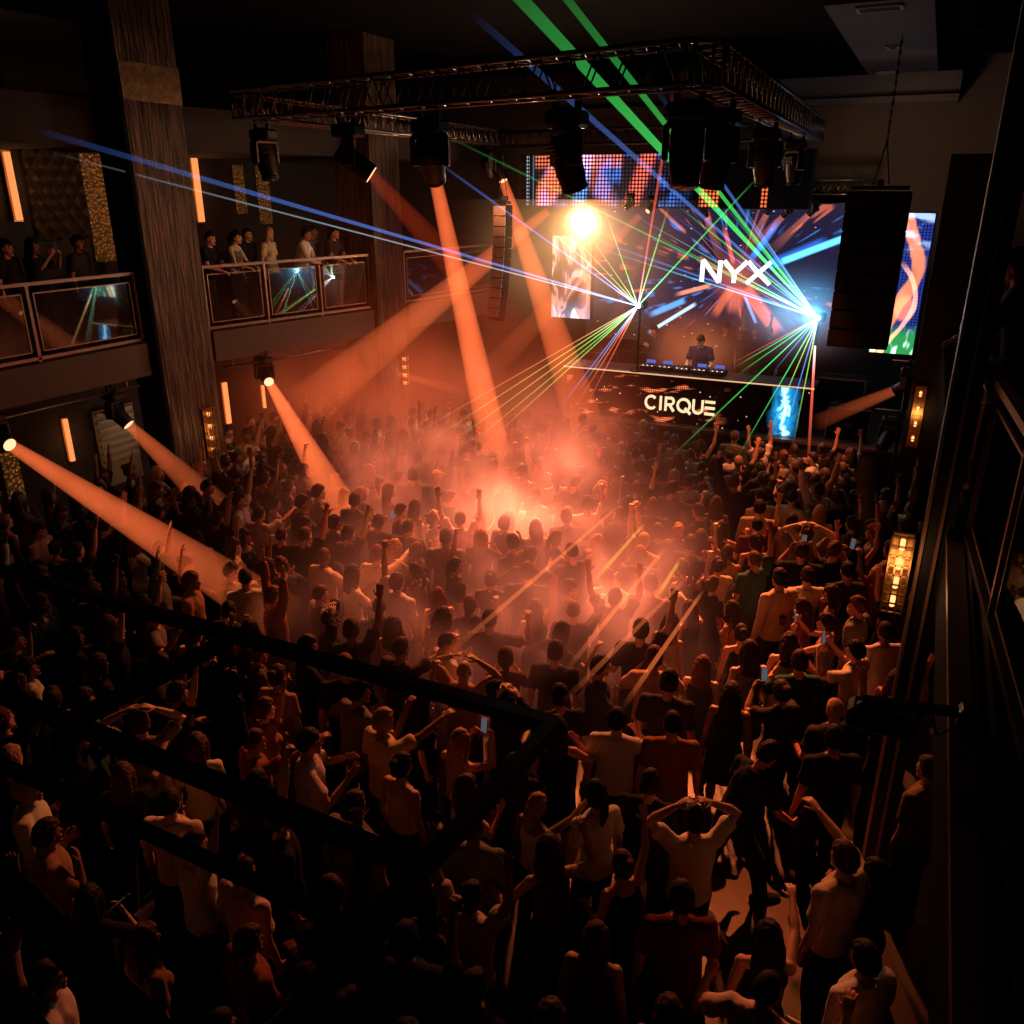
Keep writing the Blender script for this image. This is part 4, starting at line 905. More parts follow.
# stage-side tower with its lamp
a = at_y(905, 395, 16.4); TX = a[0]; r = empty('light_stand', (TX, 16.4, 0)); tag(r, 'black upright stand with stage lamps beside the stage end', 'stand')
MB().tube([(0, 0, 0), (0, 0, 3.5)], .03).build('pole', M_BLACK, r); MB().box((0, 0, .02), (.5, .5, .04)).build('base', M_BLACK, r); MB().bar((-.45, 0, 2.55), (.5, 0, 2.55), .05).build('crossbar', M_STEEL, r); MB().bar((-.3, 0, 3.45), (.3, 0, 3.45), .05).build('crossbar', M_STEEL, r)
p0 = np.array([TX, 16.3, 3.42]); dd = at_y(815, 423, 16.9) - at_y(899, 383, 16.3); l = moving_head(p0, dd, 'lit moving head on the stand beside the stage end', True, .75); beam(l, at_y(815, 423, 16.9), .09, .17, .5, 'short orange beam shooting from the stand across the stage end', ORB)
moving_head((TX - .15, 16.35, 2.52), (-.3, -.6, -.7), 'unlit moving head on the lower bar of the stand beside the stage end', False, .9); moving_head((TX + .28, 16.3, 2.52), (-.5, -.6, -.4), 'second unlit moving head on the lower bar of the stage-end stand', False, .8)

# ---------------------------------------------------------------- lasers
EL, ER = at_y(638, 306, 17.4), at_y(818, 318, 17.9)
def projector(p, label, col, floor_z):
    r = empty('laser_projector', p); tag(r, label, 'laser'); MB().box((0, .17, 0), (.26, .28, .16), bev=.02).build('housing', M_BLACK, r); MB().ell((0, .015, 0), (.045, .03, .045)).build('aperture', emat('laser_aperture', (.6, .95, 1), 60), r)
    MB().tube([(0, .17, -.08), (0, .17, floor_z - p[2])], .022).build('pole', M_BLACK, r); MB().cyl((0, .17, floor_z - p[2]), (0, .17, floor_z - p[2] + .03), .17).build('base', M_BLACK, r)
projector(EL, 'laser projector on a pole at the balcony end of the booth', BLUE, ZC); projector(ER, 'laser projector on a pole at the speaker end of the booth', CYAN, ZS)
GL = {'b': (.12, .30, 1), 'c': (.12, .65, 1), 'g': (.08, 1, .16), 'y': (.45, 1, .12), 'o': (1, .45, .10), 'r': (1, .12, .06), 'w': (.65, .85, 1)}
NM = dict(b='blue', c='cyan', g='green', y='yellow-green', o='amber', r='red', w='pale')
def laser(src, end, c, w0, w1, s, label, m=None):
    a = Vector(tuple(map(float, src))); b = Vector(tuple(map(float, end))); L = (b - a).length; mb = MB(); v, f = loft([(0, 0, 0), (0, 0, L * .5), (0, 0, L)], [w0, (w0 + w1) / 2, w1], n=8, round_ends=False); mb.add(v, f, True)
    o = mb.build('laser_beam', m or M_LASER, loc=a); o.rotation_euler = (b - a).to_track_quat('Z', 'Y').to_euler(); o.color = (*GL[c], s); tag(o, label, 'laser beam', None, 'thing'); return o
LL = [ # picture end, depth, colour, width at the end, strength, wording
    ((30, 128), 12.5, 'b', .046, .50, 'widest blue laser from the balcony-end projector up over the balcony'), ((50, 152), 13.0, 'w', .016, .42, 'pale laser running just under the widest blue one over the balcony'),
    ((432, 158), 13.5, 'b', .022, .75, 'blue laser rising from the balcony-end projector past the dangling speaker column'), ((545, 226), 16.0, 'w', .010, .9, 'pale laser from the balcony-end projector towards the white stage lamp'),
    ((553, 214), 16.0, 'y', .009, .6, 'yellow-green laser in front of the tall peach screen'), ((603, 205), 17.0, 'g', .010, 1.0, 'green laser rising steeply from the balcony-end projector to the header screen'), ((583, 226), 17.0, 'y', .008, .7, 'yellow-green laser ending at the white stage lamp'),
    ((669, 206), 17.0, 'y', .020, .9, 'thick yellow-green laser leaning up to the middle of the header screen'), ((757, 178), 16.5, 'g', .018, .9, 'green laser rising from the balcony-end projector across the white letters to a truss light'), ((674, 88), 12.5, 'r', .030, .8, 'red laser standing almost upright up to the front truss'),
    ((400, 442), 15.0, 'o', .010, .5, 'amber laser fanning lowest over the far crowd'), ((425, 444), 15.0, 'y', .010, .55, 'yellow-green laser next to the lowest amber one over the far crowd'), ((447, 446), 15.0, 'y', .010, .6, 'yellow-green laser in the middle of the fan over the far crowd'), ((468, 446), 15.0, 'g', .010, .6, 'green laser fanning over the far crowd'), ((490, 440), 15.0, 'y', .010, .6, 'steepest yellow-green laser of the fan over the far crowd'),
    ((562, 405), 16.5, 'b', .012, .9, 'blue laser dropping from the balcony-end projector past the booth end'), ((578, 392), 16.5, 'w', .008, .6, 'pale short laser dropping beside the blue one at the booth end'), ((572, 412), 16.5, 'r', .012, .9, 'red laser dropping past the booth end, the outer of two'), ((583, 412), 16.5, 'r', .012, .9, 'red laser dropping past the booth end, the inner of two')]
for e, t, c, w, s, lab in LL: laser(EL, at_d(*e, t), c, .010, w, s * 1.25, lab)
RR = [((455, -72), 8.6, 'g', .080, .80, 'thickest green laser running up over the front truss to the ceiling'), ((505, -80), 8.6, 'g', .048, .60, 'second green laser running up to the ceiling beside the thickest one'), ((470, 12), 10.6, 'b', .050, .45, 'blue laser running up behind the front truss to the ceiling'), ((655, 88), 11.5, 'b', .030, .6, 'blue laser rising from the speaker-end projector to the truss corner'), 
    ((440, 133), 13.0, 'g', .016, .42, 'long green laser from the speaker-end projector passing above the header screen end'), ((590, 238), 16.8, 'b', .022, .70, 'blue laser crossing under the white letters, upper of a pair'), ((588, 245), 16.8, 'c', .012, .6, 'cyan laser crossing under the white letters, lower of a pair'), ((626, 211), 17.0, 'w', .008, .5, 'pale laser from the speaker-end projector to the header screen middle'), ((648, 232), 17.2, 'y', .008, .7, 'yellow-green laser crossing above the balcony-end projector'),
    ((672, 214), 17.0, 'b', .012, .8, 'blue laser through the first white letter to the header screen'), ((678, 206), 17.0, 'g', .016, .9, 'bright green laser through the white letters to the header screen'), ((726, 207), 17.2, 'g', .012, .9, 'green laser above the last white letter'), ((742, 205), 17.2, 'c', .014, 1.1, 'bright cyan laser, steepest of those rising to the header screen'), ((700, 262), 17.6, 'w', .008, .9, 'pale laser ending at the first white letter'), ((690, 248), 17.6, 'g', .008, .8, 'green laser ending beside the first white letter'), ((640, 262), 17.4, 'c', .010, .8, 'cyan laser reaching towards the balcony-end projector'),
    ((727, 366), 17.7, 'r', .008, .9, 'red laser slanting down to the booth counter'), ((735, 367), 17.7, 'g', .010, 1.0, 'green laser slanting down to the counter, upper of two'), ((737, 375), 17.6, 'g', .010, 1.0, 'green laser slanting down to the counter, lower of two'), ((672, 456), 15.5, 'g', .012, .75, 'long green laser slanting across the booth front down to the crowd'), ((737, 458), 15.8, 'g', .011, .8, 'green laser falling across the booth front beside the cyan panel'), ((765, 443), 16.6, 'y', .009, .8, 'yellow-green laser falling in front of the cyan panel edge'), ((781, 446), 16.6, 'b', .011, 1.0, 'blue laser falling straight over the cyan panel'), ((793, 445), 16.6, 'y', .009, .9, 'yellow-green laser steepest beside the cyan panel'), ((774, 371), 17.5, 'c', .009, .9, 'short cyan laser ending at the counter above the cyan panel')]
for e, t, c, w, s, lab in RR: laser(ER, at_d(*e, t), c, .010, w, s * 1.25, lab)
laser(at_y(815, 346, 17.6), at_d(808, 466, 16.2), 'r', .020, .028, 1.3, 'thick red laser standing upright at the speaker end of the booth')
# thin emissive tubes standing for light shafts over the dance floor
for k, (a, b, c, s) in enumerate((((622, 503), (432, 668), 'o', .50), ((646, 522), (586, 590), 'y', .55), ((668, 545), (560, 678), 'o', .55), ((690, 575), (560, 705), 'o', .35), ((680, 560), (655, 600), 'y', .6), ((705, 588), (620, 712), 'o', .60))):
    A = at_z(*a, 2.6); B = at_z(*b, 1.9); o = laser(A, B, c, .016, .026, s, ('longest thin amber light shaft slanting over the dancers', 'short yellow-green light shaft over the dancers, first of the row', 'amber light shaft ending over the dancers, middle of the row', 'dim amber light shaft low over the dancers', 'shortest yellow-green light shaft by the raised hands', 'amber light shaft closest to the dark pillar, over the dancers')[k], M_SHAFT); o.name = 'light_shaft'; o.color = (*((1, .20, .05) if c == 'o' else (.8, .42, .05)), s * .36)

# ---------------------------------------------------------------- smoke and haze, glowing by emission instead of scattering lamp light
def gauss(p, c, r):
    a = NX.nt.nodes.new('ShaderNodeVectorMath'); a.operation = 'SUBTRACT'; NX.nt.links.new(p, a.inputs[0]); a.inputs[1].default_value = c
    b = NX.nt.nodes.new('ShaderNodeVectorMath'); b.operation = 'MULTIPLY'; NX.nt.links.new(a.outputs[0], b.inputs[0]); b.inputs[1].default_value = [1 / q for q in r]
    d = NX.nt.nodes.new('ShaderNodeVectorMath'); d.operation = 'DOT_PRODUCT'; NX.nt.links.new(b.outputs[0], d.inputs[0]); NX.nt.links.new(b.outputs[0], d.inputs[1])
    return NX.m('EXPONENT', NX(d.outputs['Value']) * -1.0)
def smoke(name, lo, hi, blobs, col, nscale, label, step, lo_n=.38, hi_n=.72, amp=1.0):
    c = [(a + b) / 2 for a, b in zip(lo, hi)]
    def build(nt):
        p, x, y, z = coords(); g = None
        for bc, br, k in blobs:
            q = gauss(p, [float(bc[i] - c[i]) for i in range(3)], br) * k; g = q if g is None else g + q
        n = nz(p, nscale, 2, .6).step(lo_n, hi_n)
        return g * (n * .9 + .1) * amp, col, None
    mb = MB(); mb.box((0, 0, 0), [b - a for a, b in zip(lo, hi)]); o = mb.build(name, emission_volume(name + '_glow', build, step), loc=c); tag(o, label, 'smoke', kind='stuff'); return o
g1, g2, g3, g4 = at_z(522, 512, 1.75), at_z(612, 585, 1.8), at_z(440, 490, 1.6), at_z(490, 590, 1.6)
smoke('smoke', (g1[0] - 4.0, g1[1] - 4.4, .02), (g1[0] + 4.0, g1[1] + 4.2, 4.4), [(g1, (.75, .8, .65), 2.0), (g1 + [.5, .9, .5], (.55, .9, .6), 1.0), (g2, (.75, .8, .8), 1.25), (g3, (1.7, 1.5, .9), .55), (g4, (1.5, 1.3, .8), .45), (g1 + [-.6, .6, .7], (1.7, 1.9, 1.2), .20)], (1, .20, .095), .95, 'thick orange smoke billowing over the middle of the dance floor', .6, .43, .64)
h1, h2, h3 = at_y(330, 395, 14.5), at_y(430, 350, 15.5), at_y(500, 400, 15.5)
smoke('haze', (-13.2, 9.8, .2), (-4.6, 20.8, 6.8), [(h1, (2.2, 1.9, 1.0), .17), (h2, (2.6, 2.2, 1.8), .040), (h3, (2.4, 2.0, 1.2), .11)], (1, .135, .04), .5, 'thin red-brown haze drifting between the balcony and the stage', 1.0, .25, .75)
a = at_y(583, 222, 17.75); smoke('haze', (a[0] - 2.6, 16.4, a[2] - 2.4), (a[0] + 2.6, 19.6, a[2] + .45), [(a, (.20, .20, .20), 60.0), (a + [0, 0, -.1], (.55, .5, .45), 2.4), (a + [-.2, 0, -.6], (1.4, .9, 1.0), .42)], (1, .46, .18), .8, 'emissive amber haze imitating the glow around the dazzling stage lamp', .30, .1, .5)  # lamp bloom put in as a small emitting volume
a = at_y(735, 330, 18.9); smoke('haze', (a[0] - 3.4, 17.0, a[2] - 1.9), (a[0] + 3.4, 20.9, a[2] + 1.6), [(at_y(690, 345, 18.9), (.9, .7, .7), .5), (at_y(790, 318, 18.6), (.9, .8, .6), .2)], (1, .24, .10), .8, 'orange haze drifting over the booth around the performer', .6, .3, .7)
a = np.array(ER) + [-.1, -.1, .05]; smoke('haze', tuple(a - 1.5), tuple(a + 1.5), [(a, (.12, .12, .12), 30.0), (a + [-.25, 0, .1], (.6, .5, .45), 1.2)], (.10, .55, 1), .9, 'emissive blue haze imitating the glow around the speaker-end laser projector', .22, .1, .5)  # bloom of the laser aperture put in as emission
a = np.array(EL); smoke('haze', tuple(a - 1.0), tuple(a + 1.0), [(a, (.09, .055, .045), 4.0), (a, (.4, .4, .35), .10)], (.35, .6, 1), .9, 'emissive pale blue haze imitating the glow around the balcony-end laser projector', .2, .1, .5)  # same emitted bloom, fainter, for the other aperture

# ---------------------------------------------------------------- black steel frame hung in front of the camera side
M_FRAME = mat('frame_black', (.018, .015, .014), .35, .5); ZF = 4.62
def frame(label, bars, cap=None):
    r = empty('steel_gantry', (bars[0][0][0], bars[0][0][1], bars[0][0][2])); tag(r, label, 'metal frame'); o = Vector(r.location)
    for k, (a, b, w, h) in enumerate(bars): MB().bar(Vector(a) - o, Vector(b) - o, w, h).build('bar', M_FRAME, r)
    return r
Yb, Yf = 2.21, 1.51
frame('large black steel frame hanging over the crowd, closest to the camera', [((-4.6, Yb, ZF), (-.90, Yb, ZF), .05, .045), ((-2.30, Yb - .04, ZF), (-2.38, Yf, ZF), .055, .045), ((-4.2, Yf + .06, ZF), (-.98, Yf - .04, ZF), .05, .045), ((-.90, Yb, ZF - .0), (-.99, 1.20, ZF), .045, .05), ((-3.6, 1.42, ZF - .16), (-1.03, 1.33, ZF - .14), .035, .035), ((-.99, 1.24, ZF - .16), (-.99, 1.24, ZF), .06, .06), ((-2.36, 1.45, ZF - .16), (-2.36, 1.47, ZF), .05, .05), ((-.99, 1.22, ZF), (-.95, .45, ZF), .045, .05), ((-.95, .5, ZF), (.7, .5, ZF), .045, .05), ((.7, .5, ZF), (.7, .5, 3.2), .08, .08)])
frame('second black steel frame low in the dark corner below the first', [((-2.05, .98, ZF), (-1.15, .80, ZF), .06, .07), ((-2.2, .86, ZF - .02), (-1.4, .70, ZF - .02), .05, .05), ((-1.17, .80, ZF), (-1.0, .62, ZF), .05, .05)])
a, b = at_z(62, 952, 3.9), at_z(127, 896, 3.9); tag(MB().tube([a, b], .006, n=8).ell(b, (.010, .010, .010), 8, 6).build('cable_rod', M_RAIL), 'thin shiny rod in the dark corner between the black frames', 'rod')
moving_head((-2.22, 2.05, ZF - .05), (.05, .1, -1), 'black moving head hanging under the corner of the black frame over the crowd', False, .42)
# lamp bracket on the ledge
a = at_x(962, 712, .42); r = empty('bracket_light', (a[0], a[1], a[2])); tag(r, 'black lamp on an arm sticking out from the wooden ledge over the crowd', 'stage light'); b = at_z(862, 700, a[2] - .015)
d = Vector(b - a); MB().bar((.03, 0, 0), d, .035, .035).build('arm', M_BLACK, r); MB().box((.02, 0, -.02), (.07, .10, .10), bev=.015).build('mount', M_BLACK, r)
MB().box(d * .78 + Vector((0, 0, -.08)), (.28, .15, .11), bev=.03).ell(d * .95 + Vector((0, 0, -.08)), (.07, .07, .07)).build('housing', M_BLACK, r); MB().tube([d * .3 + Vector((0, .015, -.02)), d * .2 + Vector((.0, -.035, -.11)), d * .05 + Vector((0, -.015, -.07))], .007).build('cable', M_PLASTIC, r)
# ---------------------------------------------------------------- the crowd
rng = random.Random(41)
SKINS = [(.52, .30, .20), (.44, .25, .16), (.60, .38, .27), (.30, .16, .09), (.20, .10, .06)]
TOPC = {'black': (.012, .012, .013), 'charcoal': (.04, .04, .042), 'grey': (.16, .155, .15), 'white': (.62, .59, .56), 'cream': (.52, .44, .34), 'navy': (.02, .028, .07), 'maroon': (.10, .018, .018), 'olive': (.07, .07, .035), 'tan': (.30, .19, .11), 'rust': (.24, .075, .03), 'teal': (.02, .09, .09)}
TOPW = ['black'] * 9 + ['charcoal'] * 4 + ['grey'] * 3 + ['white'] * 4 + ['cream'] * 2 + ['navy'] * 2 + ['maroon', 'olive', 'tan', 'rust', 'teal']
HAIRC = {'black': (.010, .008, .007), 'dark brown': (.03, .017, .010), 'brown': (.075, .04, .02), 'blond': (.34, .21, .09), 'auburn': (.12, .035, .015)}
HAIRW = ['black'] * 5 + ['dark brown'] * 5 + ['brown'] * 3 + ['blond', 'auburn']
GARM = {'tee': 'shirt', 'long': 'long-sleeved shirt', 'tank': 'top', 'dress': 'short dress'}
HNAME = {'short': 'short', 'crop': 'cropped', 'long': 'long', 'wavy': 'wavy', 'bun': 'bunned', 'tail': 'ponytailed'}
NW = lambda s: len(s.replace(',', ' ').split())
SAY = {'idle': 'arms down', 'onearm': 'one open hand up', 'fist': 'one fist up', 'botharm': 'both arms up', 'phone': 'phone held up', 'drink': 'drink in hand', 'clap': 'clapping', 'shout': 'hand at mouth', 'dance': 'elbows out', 'point': 'arm reaching forward', 'onhead': 'arms over head', 'lean': 'leaning on the rail', 'stoop': 'stooping mid-step', 'decks': 'working the decks'}
STAGE_X, STAGE_Y = -4.4, 18.2
used_labels = set(); placed = []; people = []
def face_to(x, y, tx, ty): return math.atan2(-(tx - x), ty - y)
def zone(x, y):
    u, v, t = proj((x, y, 1.6))
    if y > 14.6: return 'by the stage edge' if x > -7 else 'far back by the stage'
    if x < -9.6 and v < 560: return 'below the balcony'
    if 420 < u < 640 and 440 < v < 570: return 'in bright smoke'
    if u < 330 and v > 760: return 'in the darkest corner'
    if u < 560 and v > 620 + (u - 240) * .3: return 'under the black frame'
    if x > -.6: return 'along the dark wall'
    if x > -2.6 and y < 8.5: return 'near the lit floor'
    if x > -3.2: return 'on the pillar side'
    return 'on the dance floor'
def add(x, y, z=0.0, pose=None, female=None, top=None, tc=None, hair=None, hc=None, rz=None, h=None, place=None, extra=None, group=None, pants=None):
    fixed = dict(pose=pose, female=female, top=top, tc=tc, hair=hair, hc=hc)
    for k in range(80):
        f = rng.random() < .42 if female is None else female
        po = pose or rng.choices(['idle', 'onearm', 'fist', 'botharm', 'phone', 'drink', 'clap', 'shout', 'dance', 'point', 'onhead'], [24, 10, 6, 6, 2, 7, 10, 9, 11, 6, 3])[0]
        tp = top or (rng.choice(['tank', 'tee', 'tee', 'dress', 'tank']) if f else rng.choice(['tee', 'tee', 'long']))
        c = tc or rng.choice(TOPW); ha = hair or (rng.choice(['long', 'long', 'wavy', 'bun', 'tail']) if f else rng.choice(['short', 'short', 'crop'])); hcc = hc or rng.choice(HAIRW)
        who = 'woman' if f else 'man'; where = place or zone(x, y)
        
        hd = 'bald' if ha == 'bald' else f'{HNAME[ha]} {hcc} hair'
        lab = f'{who} with {hd}, {c} {GARM[tp]}, {SAY[po]}, {where}' if extra is None else extra
        if lab not in used_labels and NW(lab) <= 16: break
    used_labels.add(lab)
    B = person_meshes(po, f); hh = h or (rng.uniform(.90, 1.0) if f else rng.uniform(.96, 1.06))
    r = rz if rz is not None else face_to(x, y, STAGE_X, STAGE_Y) + rng.gauss(0, .55)
    near = math.hypot(x, y) < 9 or z > .5
    pc = rng.choice([(.012, .012, .014), (.02, .022, .035), (.03, .04, .075), (.05, .045, .04), (.016, .016, .016)]) if pants is None else pants
    j = lambda c3: tuple(max(0, q * rng.uniform(.85, 1.15)) for q in c3)
    o = make_person(po, f, (x, y, z), r, hh, j(rng.choice(SKINS)), tp, j(TOPC[c]), pc, None if ha == 'bald' else ha, HAIRC[hcc], shoes=near)
    tag(o, lab, 'person', group or ('people in the balcony' if z > 2 else 'dancing crowd')); placed.append((x, y)); people.append((o, po, f, lab, c, who, where, tp)); return o
V = lambda px, py, z=1.62: at_z(px, py, z)
def at_head(px, py, **k): p = V(px, py); return add(p[0], p[1], **k)
# people who stand out in the photograph (placed by where their heads are)
p = V(745, 748, 1.55); add(p[0], p[1] - .25, pose='stoop', female=False, top='tee', tc='black', hair='short', hc='black', rz=-.75, extra='man in black bending forward mid-step beside the lit patch of floor')
at_head(780, 585, pose='idle', female=False, top='long', tc='cream', hair='short', hc='black', extra='man in a cream long-sleeved shirt seen from behind on the pillar side')
at_head(805, 605, pose='drink', female=True, top='tee', tc='rust', hair='long', hc='dark brown', rz=1.4)
at_head(858, 650, pose='phone', female=False, top='tee', tc='white', hair='short', hc='black', rz=1.2, extra='man in a white shirt holding a phone up, turned sideways by the dark wall')
at_head(692, 600, pose='point', female=True, top='tank', tc='black', hair='long', hc='dark brown', rz=.9)
at_head(735, 600, pose='drink', female=True, top='tank', tc='tan', hair='long', hc='black', rz=1.3)
at_head(617, 722, pose='shout', female=False, top='tee', tc='white', hair='short', hc='black', rz=.2, extra='man in a white shirt from behind, just past the frame corner')
at_head(668, 692, pose='idle', female=False, top='tee', tc='charcoal', hair='short', hc='black', rz=.1, extra='broad man in a charcoal shirt from behind in the middle of the floor')
at_head(650, 782, pose='idle', female=False, top='tee', tc='black', hair='short', hc='dark brown', rz=.1, extra='man in a black shirt from behind, in front of the white-shirted man')
at_head(463, 672, pose='onhead', female=False, top='tee', tc='tan', hair='bald', hc='black', extra='bald man with arms folded over his head just beyond the black frame')
at_head(307, 750, pose='clap', female=False, top='tee', tc='white', hair='short', hc='black', rz=-.9, extra='man in a white shirt clapping inside the black frame opening')
at_head(195, 742, pose='idle', female=True, top='tee', tc='white', hair='long', hc='brown', rz=.5, extra='woman with long brown hair in a white shirt at the frame crossing')
at_head(352, 702, pose='dance', female=False, top='tee', tc='grey', hair='short', hc='black', rz=-.3, extra='man in a grey shirt dancing inside the frame opening')
at_head(400, 765, pose='idle', female=True, top='tank', tc='cream', hair='bun', hc='black', rz=-.2, extra='woman in a cream strapless top with bunned hair inside the frame opening')
at_head(262, 705, pose='onearm', female=True, top='tee', tc='tan', hair='tail', hc='brown', rz=-.4, extra='woman in a tan shirt, one hand up, inside the frame opening')
at_head(458, 735, pose='phone', female=True, top='tank', tc='tan', hair='long', hc='blond', rz=-.2, extra='blond woman holding a phone up near the frame corner')
at_head(615, 598, pose='botharm', female=False, top='tee', tc='charcoal', hair='short', hc='black', rz=.2, extra='man raising both arms into the brightest smoke')
at_head(640, 640, pose='onearm', female=False, top='tee', tc='black', hair='short', hc='black', rz=.1)
at_head(555, 655, pose='idle', female=False, top='tee', tc='black', hair='short', hc='dark brown', rz=.2)
at_head(45, 838, pose='shout', female=False, top='tee', tc='tan', hair='short', hc='dark brown', rz=-.5, extra='man in a tan shirt with a hand at his face in the dark corner')
at_head(140, 940, pose='idle', female=True, top='tee', tc='tan', hair='wavy', hc='brown', rz=-.3, extra='woman with wavy brown hair between the two black frames in the dark corner')
at_head(245, 940, pose='drink', female=False, top='tee', tc='rust', hair='short', hc='brown', rz=-.3, extra='man in a rust shirt holding a drink below the large black frame')
at_head(470, 900, pose='botharm', female=False, top='tee', tc='cream', hair='short', hc='black', rz=-.1, extra='man in a cream shirt with both arms up, below the frame corner')
at_head(595, 935, pose='idle', female=True, top='tank', tc='maroon', hair='long', hc='brown', rz=.1, extra='woman in a maroon strapless top, long hair, at the bottom of the picture')
at_head(670, 1000, pose='idle', female=True, top='tee', tc='tan', hair='wavy', hc='brown', rz=.2, extra='woman in a tan shirt with wavy brown hair at the bottom of the picture')
at_head(845, 870, pose='point', female=False, top='tee', tc='cream', hair='short', hc='brown', rz=.9, extra='man in a cream shirt reaching an arm out beside the lit patch of floor')
at_head(868, 960, pose='drink', female=False, top='long', tc='white', hair='short', hc='black', rz=.8, extra='man in a white long-sleeved shirt holding a drink at the bottom by the dark wall')
at_head(835, 745, pose='idle', female=False, top='tee', tc='black', hair='short', hc='black', rz=.5, extra='man in a black shirt from behind under the lamp bracket')
at_head(880, 865, pose='clap', female=True, top='tee', tc='black', hair='long', hc='black', rz=1.0)
at_head(930, 775, pose='idle', female=False, top='tee', tc='tan', hair='crop', hc='brown', rz=.9, extra='man in a tan shirt pressed against the dark wall below the ledge')
at_head(783, 690, pose='phone', female=True, top='tee', tc='black', hair='bun', hc='black', rz=.7); at_head(732, 690, pose='idle', female=True, top='dress', tc='black', hair='wavy', hc='black', rz=.1)
at_head(240, 505, pose='fist', female=False, top='tee', tc='white', hair='short', hc='black', rz=-1.1, extra='man in a white shirt with one fist up near the foot of the ribbed pillar')
at_head(620, 452, pose='idle', female=True, top='tee', tc='white', hair='long', hc='blond', rz=1.5, extra='blond woman in a white shirt at the far edge of the smoke by the booth')
at_head(38, 530, pose='idle', female=False, top='tee', tc='cream', hair='short', hc='black', rz=-1.2, extra='man in a cream shirt standing below the gold panel under the balcony')
at_head(700, 447, pose='onearm', female=True, top='tank', tc='black', hair='tail', hc='brown', rz=.0, extra='woman stretching one arm up high before the booth lettering')
# the rest
OPEN = [(V(768, 835), .5), (V(745, 880), .45), (V(790, 880), .45), (V(765, 770), .75), (at_z(775, 905, 0), .95), (at_z(735, 900, 0), .6)]
def ok(x, y, d):
    if x < -12.8 or x > .40 or y < 2.2 or y > 16.65: return False
    if -13.1 < x < -11.3 and 9.9 < y < 12.2 or -12.2 < x < -10.2 and 15.1 < y < 17.3: return False
    if y > 14.5 and x > -.75: return False
    if x > -.15 and 5.6 < y < 6.9: return False
    u, v, t = proj((x, y, 1.6))
    if not (-25 < u < 960 and 380 < v < 1045): return False
    for (c, r_) in OPEN:
        if math.hypot(x - c[0], y - c[1]) < r_: return False
    return all((x - a) ** 2 + (y - b) ** 2 > d * d for a, b in placed)
FIXED = len(placed); cand = []; dm = .50
for k in range(26000):
    x, y = rng.uniform(-12.8, .5), rng.uniform(2.2, 16.65)
    if ok(x, y, dm if y < 10 else .46): placed.append((x, y)); cand.append((x, y))
cand.sort(key=lambda c: math.hypot(c[0], c[1])); del placed[FIXED:]
for x, y in cand[:281 - FIXED]: add(x, y)
# further than those: the mass of small far figures in the haze
def low(me, ratio):
    o = bpy.data.objects.new('tmp', me); COL.objects.link(o); d = o.modifiers.new('d', 'DECIMATE'); d.ratio = ratio
    out = bpy.data.meshes.new_from_object(o.evaluated_get(bpy.context.evaluated_depsgraph_get())); bpy.data.objects.remove(o)
    n = len(out.vertices); co = np.empty(n * 3); out.vertices.foreach_get('co', co); out.calc_loop_triangles(); t = np.empty(len(out.loop_triangles) * 3, dtype=np.int32); out.loop_triangles.foreach_get('vertices', t)
    return co.reshape(-1, 3), t.reshape(-1, 3)
LOW = {}
def lowm(key, me, ratio):
    if key not in LOW: LOW[key] = low(me, ratio)
    return LOW[key]
CV, CT, CC, nb = [], [], [], 0
for x, y in cand[281 - FIXED:]:
    f = rng.random() < .42; po = rng.choices(['idle', 'onearm', 'botharm', 'clap', 'dance', 'shout', 'fist'], [6, 3, 2, 3, 3, 2, 2])[0]; po = 'idle' if y > 14.2 and -6.3 < x < -2.8 else po; B = person_meshes(po, f); J = B['J']; tp = rng.choice(['tank', 'tee'] if f else ['tee', 'long']); ha = rng.choice(['long', 'bun'] if f else ['short', 'crop'])
    r = face_to(x, y, STAGE_X, STAGE_Y) + rng.gauss(0, .6); h = rng.uniform(.92, 1.05); R = rotz_(r) * h
    for key, me, ratio, c, M, o in (((po, f, 'b'), B['body'], .14, rng.choice(SKINS), None, None), ((po, f, tp), B[tp], .3, TOPC[rng.choice(TOPW)], None, None), ((po, f, 't'), B['trousers'], .25, (.015, .016, .02), None, None), ((ha,), hair_mesh(ha), .25, HAIRC[rng.choice(HAIRW)], J['Rh'], J['head_c'])):
        v, t = lowm(key, me, ratio)
        if M is not None: v = v @ M.T + o
        CV.append(v @ R.T + np.array([x, y, 0])); CT.append(t + nb); CC.append(np.tile(np.array([*c, 1]), (len(v), 1))); nb += len(v)
CV, CT, CC = np.concatenate(CV), np.concatenate(CT), np.concatenate(CC); me = bpy.data.meshes.new('crowd'); me.vertices.add(len(CV)); me.vertices.foreach_set('co', CV.ravel()); me.loops.add(len(CT) * 3); me.loops.foreach_set('vertex_index', CT.ravel().astype(np.int32)); me.polygons.add(len(CT)); me.polygons.foreach_set('loop_start', np.arange(0, len(CT) * 3, 3, dtype=np.int32)); me.polygons.foreach_set('use_smooth', [True] * len(CT)); me.update(calc_edges=True); me.validate()
me.color_attributes.new('tint', 'FLOAT_COLOR', 'POINT').data.foreach_set('color', CC.ravel().astype(np.float32))
o = link_mesh('crowd', me, M_SKIN); o.color = (1, 1, 1, 1); tag(o, 'dense mass of small far figures in the haze between balcony and stage', 'crowd', kind='stuff')
print('CROWD', len(cand), FIXED, 'far', len(cand) - 281 + FIXED, len(CV))
